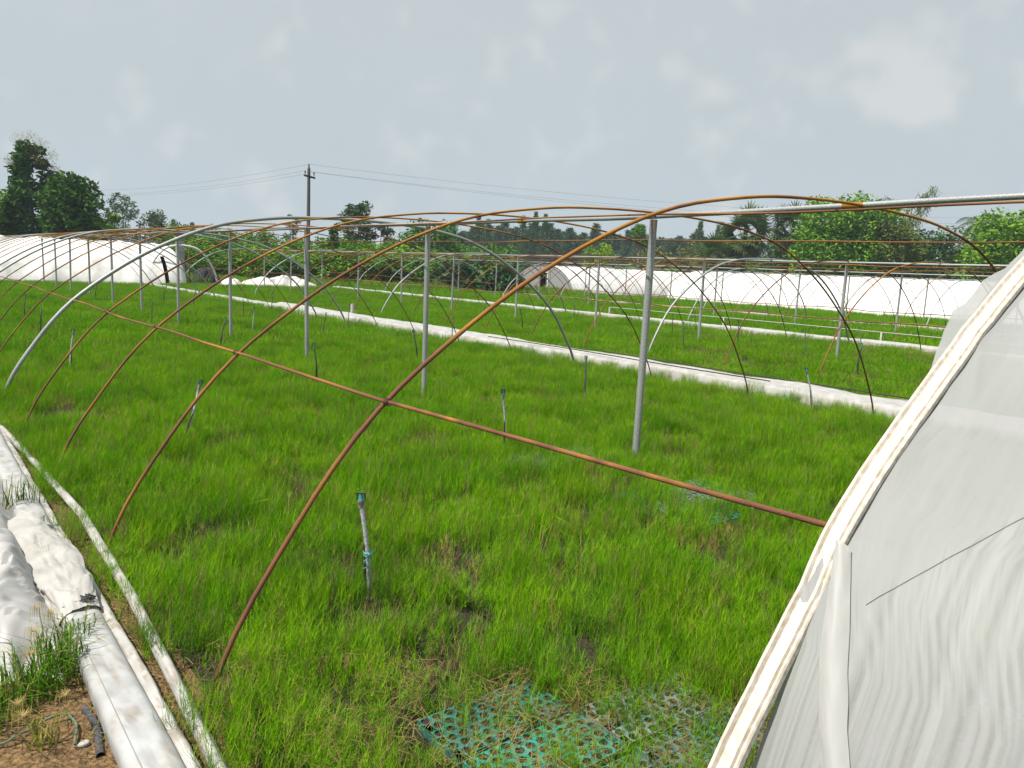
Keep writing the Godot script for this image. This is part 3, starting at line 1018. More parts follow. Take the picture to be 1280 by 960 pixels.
func make_weeds() -> void:
	var g := Color(0.10, 0.22, 0.02)
	var near_label := "leafy green weed clump growing on the sandy soil below the white sheet"
	grass_clump(Vector3(0.32, 0.02, -3.22), near_label, "weeds by the white sheet", 150, 0.26, 0.055, 1, g, 2)
	grass_clump(Vector3(0.42, 0.02, -3.34), near_label, "weeds by the white sheet", 130, 0.24, 0.05, 2, g * 0.85, 1)
	grass_clump(Vector3(0.22, 0.02, -3.16), near_label, "weeds by the white sheet", 110, 0.20, 0.06, 3, g * 1.1, 1)
	grass_clump(Vector3(0.49, 0.02, -3.5), near_label, "weeds by the white sheet", 90, 0.22, 0.04, 4, g * 0.8, 0)
	grass_clump(Vector3(0.12, 0.02, -3.05), near_label, "weeds by the white sheet", 80, 0.18, 0.06, 11, g, 0)
	grass_clump(Vector3(0.29, 0.03, -2.83), "straw-coloured seed heads arching over bare sandy soil", "", 26, 0.16, 0.03, 5, Color(0.26, 0.26, 0.06), 3)
	grass_clump(Vector3(0.53, 0.10, -4.55), "small bright grass tuft sprouting on the film rolls", "", 90, 0.12, 0.018, 6, Color(0.20, 0.30, 0.03), 0)
	grass_clump(Vector3(0.52, 0.10, -5.55), "thin dark grass poking out between sheet and rolls", "", 60, 0.24, 0.05, 7, g * 0.7, 0)
	var long_label := "long arching pale grass blades rising above the seedlings"
	for q in [[1.75, -4.35, 8], [1.95, -4.2, 9], [4.55, -5.75, 10], [8.2, -5.9, 12], [2.9, -3.3, 13], [8.6, -8.8, 14]]:
		grass_clump(Vector3(q[0], 0.0, q[1]), long_label, "long grass among the seedlings", 9, 0.46, 0.02, q[2], Color(0.24, 0.38, 0.03), 0)
	var tan := Shape.new()
	var rr := RandomNumberGenerator.new()
	rr.seed = 67
	for k in 11000:
		var x := rr.randf_range(0.95, 3.2)
		var z := rr.randf_range(-0.9, -3.4)
		var deep := 0.6156 * x - 0.7746 * z
		if deep > 3.0 or deep < 2.1 or rough.get_noise_2d(x * 4.0 + 9.0, z * 4.0) < -0.15:
			continue
		var a := rr.randf() * TAU
		var d := Vector3(cos(a), rr.randfn(0.1, 0.35), sin(a)) * rr.randf_range(0.025, 0.08)
		var p := Vector3(x, rr.randf_range(0.065, 0.12), z)
		tan.blade(p - d * Vector3(1, 0.4, 1), p + Vector3(rr.randfn(0, 0.008), 0.008, rr.randfn(0, 0.008)), p + d, Vector3(-sin(a), 0, cos(a)) * 0.0012, Color(0.40, 0.28, 0.13).lerp(Color(0.20, 0.13, 0.06), rr.randf()) if rr.randf() < 0.75 else Color(0.13, 0.26, 0.02))
	tag(part("dry_strands", tan.mesh(M.needle), self), "dry tan strands tangled over the bare seedling trays", "litter", "", "stuff")
	# trampled dry litter on the soil, past counting
	var s := Shape.new()
	var r := RandomNumberGenerator.new()
	r.seed = 66
	for k in 5200:
		var x := r.randf_range(-0.6, 0.86)
		var z := r.randf_range(-1.6, -8.0)
		if x < 0.44 and r.randf() < 0.75:
			continue
		var a := r.randf() * TAU
		var d := Vector3(cos(a), r.randfn(0.08, 0.16), sin(a)) * r.randf_range(0.02, 0.055)
		var p := Vector3(x, r.randf_range(0.05, 0.075), z)
		var c := Color(0.36, 0.25, 0.11).lerp(Color(0.17, 0.10, 0.05), r.randf())
		if r.randf() < 0.16:
			c = Color(0.12, 0.22, 0.03)
		s.blade(p - d, p + Vector3.UP * 0.004, p + d, Vector3(-sin(a), 0, cos(a)) * 0.0016, c)
	var o := part("dry_litter", s.mesh(M.needle), self)
	tag(o, "dry brown stalks littering the soil beside the film rolls", "litter", "", "stuff")


func kerb(label: String, x0: float, x1: float, high: float, z0: float, z1: float, steps: int, seed_: float, dirt: float) -> Node3D:
	var root := thing("film_covered_kerb", Vector3((x0 + x1) * 0.5, 0, (z0 + z1) * 0.5), label, "kerb", "film-covered kerbs between beds")
	var mid := root.position
	var s := Shape.new()
	var path := [[-0.06, 0.0], [0.0, 0.55], [0.04, 0.85], [0.10, 0.98], [0.22, 1.0], [0.40, 0.90], [0.52, 0.97], [0.66, 1.02], [0.80, 0.96], [0.93, 0.90], [1.0, 0.5], [1.05, 0.0]]
	s.grid(steps, path.size() * 3 - 3, func(u: float, w: float):
		var k := w * (path.size() - 1)
		var a := mini(int(k), path.size() - 2)
		var px := lerpf(path[a][0], path[a + 1][0], k - a)
		var py := lerpf(path[a][1], path[a + 1][1], k - a)
		var z := lerpf(z0, z1, u)
		var bend := 0.05 * rough.get_noise_2d(z * 0.35, seed_ * 40.0)
		var x := x0 + px * (x1 - x0) * (1.0 + 0.15 * rough.get_noise_2d(z * 0.5, seed_ * 40.0 + 20.0)) + bend
		var y := py * high * (1.0 + 0.12 * rough.get_noise_2d(z * 0.8, px * 3.0 + seed_ * 9.0)) + 0.012 * fine.get_noise_2d(z * 9.0, px * 9.0) * py
		var c := Color(0.50, 0.505, 0.51)
		var n := fine.get_noise_2d(z * 5.0, px * 22.0 + seed_ * 31.0) + 0.6 * fine.get_noise_2d(z * 18.0, py * 14.0)
		c = c.lerp(Color(0.36, 0.33, 0.26), clampf(n * dirt + (0.42 if px < 0.05 else 0.0), 0.0, 0.85))
		return [Vector3(x, y, z) - mid, c])
	part("film_cover", s.mesh(M.white_film), root)
	return root


func make_kerbs() -> void:
	var k := kerb("wide low kerb wrapped in dirty white film beside the near hoops", 9.72, 10.7, 0.24, 3.0, -26.0, 260, 1.0, 0.5)
	var mid := k.position
	for q in [[10.05, -6.5, -13.5], [10.45, -3.0, -10.5]]:
		var s := Shape.new()
		var pts := PackedVector3Array()
		for e in 20:
			var z: float = lerpf(q[1], q[2], e / 19.0)
			pts.append(Vector3(q[0] + 0.05 * sin(z), 0.262, z) - mid)
		s.tube(pts, rad(0.010), 6, one(Color(0.09, 0.06, 0.045)))
		part("rod", s.mesh(M.rust), k)
	kerb("narrow kerb under grey-white film running on toward the film heap", 9.95, 10.55, 0.16, -26.0, -46.0, 120, 2.0, 0.9)
	kerb("thin white film kerb between the second and third seedling beds", 21.55, 22.15, 0.20, 2.0, -46.0, 200, 3.0, 0.6)
	kerb("faint white film kerb between the third and farthest beds", 32.95, 33.5, 0.20, -2.0, -46.0, 160, 4.0, 0.5)
	var rail := thing("railing_pipe", Vector3(22.6, 0, -22.3), "white pipe held level on short stubs above the thin kerb", "pipe")
	var body := Shape.new()
	body.tube(PackedVector3Array([Vector3(0, 0.42, 0), Vector3(0, 0.42, 8.0), Vector3(0, 0.40, 17.0)]), rad(0.014), 8, one(Color(0.36, 0.35, 0.33)))
	part("pipe_run", body.mesh(M.plastic), rail)
	for z in [0.0, 5.6, 11.2, 16.8]:
		var st := Shape.new()
		st.tube(PackedVector3Array([Vector3(0, 0.0, z), Vector3(0, 0.41, z)]), rad(0.03), 8, one(Color(0.60, 0.60, 0.58)))
		part("stub", st.mesh(M.plastic), rail)
	var stake := thing("marker_stake", Vector3(10.4, 0, -20.8), "short white stake standing at the end of the wide kerb", "stake")
	var sk := Shape.new()
	sk.tube(PackedVector3Array([Vector3(0, 0, 0), Vector3(0, 0.25, 0), Vector3(0.01, 0.52, 0)]), rad(0.055), 8, one(Color(0.66, 0.66, 0.63)))
	part("shaft", sk.mesh(M.dull), stake)


# ---------------------------------------------------------------- sprinklers
func make_sprinkler(label: String, white: bool, tied: bool) -> Node3D:
	var root := thing("sprinkler", Vector3.ZERO, label, "sprinkler", "sprinklers in the beds")
	var tube := Shape.new()
	var pts := PackedVector3Array()
	for k in 11:
		var t := k / 10.0
		pts.append(Vector3(-0.055 * t * t + 0.01 * t, t * 0.57, 0.01 * sin(t * 3.0)))
	tube.tube(pts, rad(0.0105), 8, one(Color(0.62, 0.64, 0.67) if white else Color(0.13, 0.135, 0.14)))
	part("riser", tube.mesh(M.dull), root)
	var stake := Shape.new()
	stake.tube(PackedVector3Array([Vector3(-0.017, 0, 0.012), Vector3(-0.02, 0.2, 0.010), Vector3(-0.018, 0.36, 0.012)]), rad(0.0065), 6, one(Color(0.10, 0.04, 0.025)))
	part("stake", stake.mesh(M.rust), root)
	var top: Vector3 = pts[10]
	var head := Shape.new()
	head.tube(PackedVector3Array([top + Vector3(0, -0.02, 0), top + Vector3(0, 0.012, 0), top + Vector3(0, 0.014, 0), top + Vector3(0, 0.030, 0)]), PackedFloat32Array([0.0125, 0.0125, 0.017, 0.016]), 10, one(Color(0.17, 0.17, 0.18)))
	for sd in [-1.0, 1.0]:
		head.box(top + Vector3(sd * 0.018, 0.047, 0), Vector3(0.005, 0.042, 0.010), Color(0.03, 0.035, 0.04))
	head.box(top + Vector3(0, 0.068, 0), Vector3(0.046, 0.006, 0.014), Color(0.03, 0.035, 0.04))
	var head_part := part("head", head.mesh(M.plastic), root)
	var noz := Shape.new()
	noz.tube(PackedVector3Array([top + Vector3(0, 0.030, 0), top + Vector3(0, 0.046, 0), top + Vector3(0, 0.062, 0)]), PackedFloat32Array([0.009, 0.011, 0.006]), 8, one(Color(0.03, 0.36, 0.36)))
	part("nozzle", noz.mesh(M.plastic), head_part)
	if tied:
		var tie := Shape.new()
		var tp := PackedVector3Array()
		for k in 22:
			var a := k * 0.9
			tp.append(Vector3(-0.008 + 0.020 * cos(a), 0.27 + 0.03 * k / 22.0 + rng.randfn(0, 0.003), 0.006 + 0.018 * sin(a)))
		for k in 10:
			tp.append(Vector3(-0.008 + rng.randfn(0, 0.008), 0.30 - k * 0.011, 0.026 + rng.randfn(0, 0.006)))
		tie.tube(tp, rad(0.0024), 5, one(Color(0.10, 0.36, 0.36)))
		part("twine", tie.mesh(M.plastic), root)
	return root


func make_sprinklers() -> void:
	var near := make_sprinkler("bent white-pipe sprinkler tied to its rusty stake with teal twine", true, true)
	near.position = Vector3(1.80, 0, -3.36)
	near.scale = Vector3(1.1, 0.88, 1.1)
	near.rotation.y = -0.7
	var light := make_sprinkler("white-pipe sprinkler standing upright in the near seedling bed", true, false)
	light.position = Vector3(4.27, 0, -5.44)
	var dark := make_sprinkler("dark-pipe sprinkler leaning in the near seedling bed", false, false)
	dark.position = Vector3(4.3, 0, -9.6)
	var lean := make_sprinkler("pale sprinkler leaning far over against a rusty hoop", true, false)
	lean.position = Vector3(1.86, 0, -7.0)
	lean.rotation = Vector3(0.1, 0.5, -0.38)
	for q in [[7.03, -7.29, 1], [9.4, -5.4, 0], [1.75, -11.9, 0], [1.89, -16.1, 1], [4.43, -18.8, 1], [7.0, -15.4, 1], [9.3, -18.8, 1], [9.4, -14.0, 1], [6.9, -11.3, 1], [7.5, -26.5, 1], [7.1, -28.6, 1], [6.1, -17.0, 0], [5.15, -29.5, 1], [2.2, -21.0, 1], [4.4, -14.0, 1], [4.7, -2.3, 0], [7.1, -20.5, 1], [9.2, -24.0, 1]]:
		var c := copy_of(dark if q[2] == 1 else light, Vector3(q[0], 0, q[1]), rng.randf() * TAU)
		c.rotation.x = rng.randfn(0, 0.07)
		c.rotation.z = rng.randfn(0, 0.10)
	for q in [[16.8, -14.1], [14.4, -11.7], [16.2, -9.6], [13.5, -7.0], [17.5, -12.4], [13.4, -16.5], [14.5, -20.0], [19.0, -15.0], [18.5, -20.0], [19.5, -10.0]]:
		var c := copy_of(dark, Vector3(q[0], 0, q[1]), rng.randf() * TAU, Vector3.ONE * 1.1, "dark-pipe sprinkler in the bed beyond the wide white kerb")
		c.rotation.z = rng.randfn(0, 0.12)
		c.rotation.x = rng.randfn(0, 0.10)


# ---------------------------------------------------------------- covered tunnels
func half_tube(p0: Vector3, along: Vector3, length: float, half: float, high: float, nl: int, seed_: float, taper: float, hole: Variant = null) -> Shape:
	# a film skin over hoops; along is the unit axis, p0 the middle of its base
	var side := along.cross(Vector3.UP).normalized()
	var s := Shape.new()
	s.grid(nl, 48, func(u: float, w: float):
		var d := u * length
		var p := arc_point(w)
		var pull := 1.0
		if taper > 0.0 and d > length - taper:
			var q := (d - (length - taper)) / taper
			pull = sqrt(maxf(1.0 - q * q * q, 0.0))
		var span := absf(sin(PI * d / 1.9))
		var sink := (0.05 if taper > 0.0 else 0.02) * span + (0.045 * crumple(d * 0.9 + w * 2.0, w * 9.0, 6) if taper > 0.0 else 0.0) + 0.03 * rough.get_noise_2d(d * 0.9, w * 6.0 + seed_ * 20.0) + 0.012 * fine.get_noise_2d(d * 6.0, w * 30.0 + seed_)
		var yy := (p.y * high) * pull * (1.0 - sink) + 0.01
		var xx := p.x * half * (0.25 + 0.75 * pull) * (1.0 - sink * 0.4)
		var c := Color(0.80, 0.80, 0.80) * (1.0 + 0.05 * rough.get_noise_2d(d * 0.5, w * 4.0 + seed_ * 7.0))
		return [along * d + side * xx + Vector3.UP * yy, c], hole)
	return s


func end_wall(half: float, high: float, side: Vector3, col: Color, door0 := 9.0, door1 := 9.0, door_top := 0.0) -> Shape:
	var s := Shape.new()
	var nor := side.cross(Vector3.UP)
	for k in 48:
		var a := arc_point(k / 48.0)
		var b := arc_point((k + 1) / 48.0)
		var xa := a.x * half
		var xb := b.x * half
		var low := door_top if (xa + xb) * 0.5 > door0 and (xa + xb) * 0.5 < door1 else 0.0
		var bulge := Vector3.ZERO
		s.face(side * xa + Vector3.UP * low + bulge, side * xb + Vector3.UP * low, side * xb + Vector3.UP * maxf(b.y * high, low + 0.01), side * xa + Vector3.UP * maxf(a.y * high, low + 0.01), nor, col)
	return s


func make_covered_tunnels() -> void:
	# long one on the right, parallel to the beds
	var d := thing("covered_tunnel", Vector3(49.1, 0, -38.5), "long bright white film-covered tunnel beyond the farthest bed", "tunnel")
	part("film_cover", half_tube(Vector3.ZERO, Vector3(0, 0, 1), 46.0, 4.25, 2.32, 120, 1.0, 0.0).mesh(M.far_film), d)
	var ew := part("end_wall", end_wall(4.2, 2.28, Vector3(1, 0, 0), Color(0.62, 0.62, 0.60)).mesh(M.far_film), d)
	ew.position = Vector3(0, 0, 0.03)
	# one turned across, its grey end wall with the doorway toward the beds
	var g := thing("covered_tunnel", Vector3(44.9, 0, -53.0), "white tunnel with a grey end wall and small doorway", "tunnel")
	part("film_cover", half_tube(Vector3.ZERO, Vector3(1, 0, 0), 42.0, 4.35, 2.32, 80, 2.0, 0.0).mesh(M.far_film), g)
	var wall := part("end_wall", end_wall(4.3, 2.29, Vector3(0, 0, 1), Color(0.40, 0.405, 0.41), -0.2, 0.75, 1.65).mesh(M.shade_net), g)
	wall.position = Vector3(0.06, 0, 0)
	var fr := Shape.new()
	fr.tube(PackedVector3Array([Vector3(-0.05, 0, -0.3), Vector3(-0.06, 1.68, -0.3), Vector3(-0.06, 1.74, 0.25), Vector3(-0.06, 1.66, 0.85), Vector3(-0.05, 0.0, 0.85)]), rad(0.045), 6, one(Color(0.74, 0.74, 0.72)))
	part("door_frame", fr.mesh(M.plastic), wall)
	var dr := Shape.new()
	dr.box(Vector3(0.5, 0.8, 0.05), Vector3(0.03, 1.6, 0.35), Color(0.50, 0.42, 0.22))
	part("door", dr.mesh(M.dull), wall)
	# the one across the end of the near bed, closed by gathered film
	var l := thing("covered_tunnel", Vector3(-34.0, 0, -49.1), "wrinkled white film-covered tunnel across the end of the near bed", "tunnel")
	var slit := func(u: float, w: float) -> bool:
		var x := u * 46.9 - 34.0
		var left := w > 0.5
		var y: float = arc_point(w).y
		return left and y < 0.66 and x > 11.28 and x < 11.46
	part("film_cover", half_tube(Vector3.ZERO, Vector3(1, 0, 0), 46.9, 4.4, 2.38, 470, 3.0, 1.0, slit).mesh(M.far_film), l)
	var fl := Shape.new()
	fl.face(Vector3(0.2, 0.03, -4.0), Vector3(46.0, 0.03, -4.0), Vector3(46.0, 0.03, 4.0), Vector3(0.2, 0.03, 4.0), Vector3.UP, Color(0.16, 0.12, 0.07))
	part("floor", fl.mesh(M.soil), l)
	# white pipe arch standing free beside it
	var arch := thing("pipe_arch", Vector3(12.4, 0, -45.6), "free-standing white pipe arch beside the wrinkled white tunnel", "pipe arch")
	var s := Shape.new()
	var pts := PackedVector3Array()
	for k in 33:
		var p := arc_point(k / 32.0)
		pts.append(Vector3(p.x * 1.95, p.y * 2.2, 0))
	s.tube(pts, rad(0.06), 8, one(Color(0.62, 0.63, 0.62)))
	part("arch", s.mesh(M.plastic), arch)
	var br := Shape.new()
	br.tube(PackedVector3Array([Vector3(0.35, 0, 0.1), Vector3(0.33, 2.1, 0.1)]), rad(0.035), 6, one(Color(0.40, 0.20, 0.04)))
	part("brace", br.mesh(M.rust), arch)
	var pil := thing("concrete_pillar", Vector3(13.6, 0, -50.5), "pale concrete pillar rising behind the wrinkled white tunnel", "pillar")
	var ps := Shape.new()
	ps.box(Vector3(0, 1.35, 0), Vector3(0.42, 2.7, 0.42), Color(0.52, 0.52, 0.50))
	ps.box(Vector3(0, 2.74, 0), Vector3(0.5, 0.08, 0.5), Color(0.46, 0.46, 0.44))
	part("shaft", ps.mesh(M.concrete), pil)
	mound("plastic_sheet", "white film heap lying in the grass before the thicket", Vector3(18.2, 0, -46.2), 2.5, 0.62, 1.1, 3, Color(0.80, 0.79, 0.77))
	mound("plastic_sheet", "small white film bundle left of the larger film heap", Vector3(15.0, 0, -45.6), 0.75, 0.45, 0.6, 5, Color(0.78, 0.77, 0.75))
	mound("dark_tarpaulin", "dark crumpled tarpaulin beside the wrinkled white tunnel", Vector3(14.2, 0, -47.6), 0.9, 1.0, 0.8, 7, Color(0.03, 0.033, 0.036))


func mound(called: String, label: String, at: Vector3, rx: float, high: float, rz: float, seed_: int, col: Color) -> void:
	var root := thing(called, at, label, "plastic sheet")
	var s := Shape.new()
	s.grid(70, 50, func(u: float, w: float):
		var x := (u - 0.5) * 2.0
		var z := (w - 0.5) * 2.0
		var e := clampf(1.0 - x * x - z * z, 0.0, 1.0)
		var f := 0.45 + 0.45 * rough.get_noise_2d(x * rx * 0.8 + seed_ * 9.0, z * rz) + 0.45 * billow(x * rx * 1.8, z * rz * 1.8 + x, seed_) + 0.15 * billow(x * rx * 5.0, z * rz * 5.0 - x, seed_ + 1)
		return [Vector3(x * rx, maxf(high * sqrt(e) * f, 0.0) + 0.02, z * rz), col])
	part("sheet", s.mesh(M.white_film if col.r > 0.3 else M.dull), root)


# ---------------------------------------------------------------- power line
func make_pole() -> void:
	var p := thing("utility_pole", Vector3(20.8, 0, -48.0), "weathered grey utility pole with a crossarm above the thicket", "utility pole")
	var s := Shape.new()
	s.tube(PackedVector3Array([Vector3(0, 0, 0), Vector3(0.01, 4.0, 0), Vector3(0.02, 7.55, 0)]), PackedFloat32Array([0.15, 0.125, 0.10]), 8, one(Color(0.17, 0.155, 0.14)))
	part("shaft", s.mesh(M.concrete), p)
	var tip := Shape.new()
	tip.tube(PackedVector3Array([Vector3(0.02, 7.5, 0), Vector3(0.02, 7.72, 0), Vector3(0.02, 7.82, 0)]), PackedFloat32Array([0.06, 0.05, 0.03]), 6, one(Color(0.11, 0.11, 0.12)))
	part("insulator", tip.mesh(M.plastic), p)
	var turn := Basis(Vector3.UP, 0.45)
	var arm := Shape.new()
	arm.box(Vector3(0.02, 7.02, 0.12), Vector3(1.0, 0.10, 0.10), Color(0.03, 0.03, 0.032), Basis(Vector3.UP, 0.45) * Basis(Vector3.BACK, -0.05))
	var arm_part := part("crossarm", arm.mesh(M.dull), p)
	for sd in [-1.0, 1.0]:
		var ins := Shape.new()
		var q := turn * Vector3(sd * 0.42, 0, 0) + Vector3(0.02, 7.08, 0.12)
		ins.tube(PackedVector3Array([q, q + Vector3(0, 0.12, 0), q + Vector3(0, 0.14, 0), q + Vector3(0, 0.26, 0)]), PackedFloat32Array([0.02, 0.025, 0.055, 0.04]), 8, one(Color(0.10, 0.10, 0.11)))
		part("insulator", ins.mesh(M.plastic), arm_part)
	var second := thing("utility_pole", Vector3(31.0, 0, -72.0), "small grey utility pole poking out of the thicket", "utility pole")
	var s2 := Shape.new()
	s2.tube(PackedVector3Array([Vector3(0, 0, 0), Vector3(0, 4.9, 0)]), PackedFloat32Array([0.14, 0.11]), 8, one(Color(0.35, 0.35, 0.34)))
	part("shaft", s2.mesh(M.concrete), second)
	var starts := [Vector3(20.4, 7.32, -47.7), Vector3(21.2, 7.34, -48.05), Vector3(20.82, 7.8, -48.0)]
	var lefts := [Vector3(11.4, 7.25, -93.0), Vector3(12.4, 7.25, -93.0), Vector3(11.9, 7.7, -93.0)]
	var rights := [Vector3(95.0, 9.2, -16.0), Vector3(95.6, 8.6, -16.0), Vector3(95.3, 9.7, -16.0)]
	for k in 3:
		for e in 2:
			var a: Vector3 = starts[k]
			var b: Vector3 = lefts[k] if e == 0 else rights[k]
			var w := Shape.new()
			var pts := PackedVector3Array()
			for q in 41:
				var t := q / 40.0
				pts.append(a.lerp(b, t) - Vector3(0, (0.7 if e == 0 else 1.5) * 4.0 * t * (1.0 - t), 0))
			w.tube(pts, rad(0.006), 4, one(Color(0.12, 0.12, 0.13)))
			var o := part("power_wire", w.mesh(M.plastic), self)
			tag(o, "thin power wire running from the pole toward the big-leaved tree" if e == 0 else "thin power wire running from the pole toward the palms", "wire", "power wires")


# ---------------------------------------------------------------- trees
func scatter_leaves(s: Shape, r: RandomNumberGenerator, clumps: Array, count: int, size: float, a: Color, b: Color, droop: float) -> void:
	var total := 0.0
	for c in clumps:
		total += c[1].x * c[1].z
	for c in clumps:
		var many := int(count * c[1].x * c[1].z / total)
		var tone := r.randf()
		for k in many:
			var d := Vector3(r.randfn(), r.randfn(), r.randfn()).normalized()
			var p: Vector3 = c[0] + d * c[1] * pow(r.randf(), 0.45) * (1.0 + 0.22 * fine.get_noise_3dv(d * 6.0 + c[0]))
			var along := Vector3(r.randfn(), r.randfn() * 0.6 - droop, r.randfn()).normalized()
			var nor := (Vector3(r.randfn(), absf(r.randfn()) + 0.5, r.randfn())).normalized()
			var across := along.cross(nor).normalized()
			var l := size * r.randf_range(0.6, 1.3)
			s.leaf(p, along * l, across * l * 0.42, a.lerp(b, clampf(r.randf() * 0.75 + tone * 0.35, 0.0, 1.0)))


func branchy(s: Shape, r: RandomNumberGenerator, root: Vector3, clumps: Array, thick: float, col: Color, fork: float) -> void:
	for c in clumps:
		var mid: Vector3 = root.lerp(c[0], 0.55) + Vector3(r.randfn(0, 0.1), -0.08 * root.distance_to(c[0]), r.randfn(0, 0.1))
		s.tube(PackedVector3Array([root, mid, c[0]]), PackedFloat32Array([thick * fork, thick * fork * 0.6, thick * 0.12]), 5, one(col))


func tree_mesh(seed_: int, high: float, wide: float, low: float, lumps: int, leaves: int, size: float, a: Color, b: Color, droop := 0.1, lean := Vector3.ZERO, shape_top := 0.75, lump := 0.42, bark := Color(0.12, 0.095, 0.07)) -> Array:
	var r := RandomNumberGenerator.new()
	r.seed = seed_
	var clumps := []
	for k in lumps:
		var t := (k + 0.5) / lumps
		var y := lerpf(low + 0.1 * high, high * 0.93, t)
		var reach := wide * 0.5 * sqrt(clampf(1.0 - pow(absf((y - low) / (high - low) - 0.42) / 0.62, 2.0) * shape_top, 0.05, 1.0))
		var an := k * 2.4 + r.randfn(0, 0.4)
		var rr := wide * lump * 0.5 * r.randf_range(0.7, 1.25)
		var off := maxf(reach - rr * 0.75, 0.0) * sqrt(r.randf_range(0.25, 1.0))
		clumps.append([Vector3(cos(an) * off, y, sin(an) * off) + lean * (y / high), Vector3(rr, rr * 0.75, rr)])
	var crown := Shape.new()
	scatter_leaves(crown, r, clumps, leaves, size, a, b, droop)
	var trunk := Shape.new()
	var th := 0.012 * high + 0.05
	var fork := Vector3(r.randfn(0, 0.1), maxf(low * 0.85, high * 0.2), r.randfn(0, 0.1)) + lean * 0.3
	trunk.tube(PackedVector3Array([Vector3.ZERO, fork * 0.5 + Vector3(r.randfn(0, 0.06), 0, 0), fork, Vector3(0, high * 0.8, 0) + lean * 0.8]), PackedFloat32Array([th * 1.4, th * 1.05, th * 0.85, th * 0.2]), 7, one(bark))
	branchy(trunk, r, fork, clumps.slice(0, 9), th, bark, 0.55)
	return [trunk.mesh(M.bark), crown.mesh(M.leaf)]


func plant(called: String, label: String, category: String, at: Vector3, made: Array, group := "", turn := 0.0, size := Vector3.ONE) -> Node3D:
	var o := thing(called, at, label, category, group)
	o.rotation.y = turn
	o.scale = size
	part("trunk", made[0], o)
	part("crown", made[1], o)
	return o


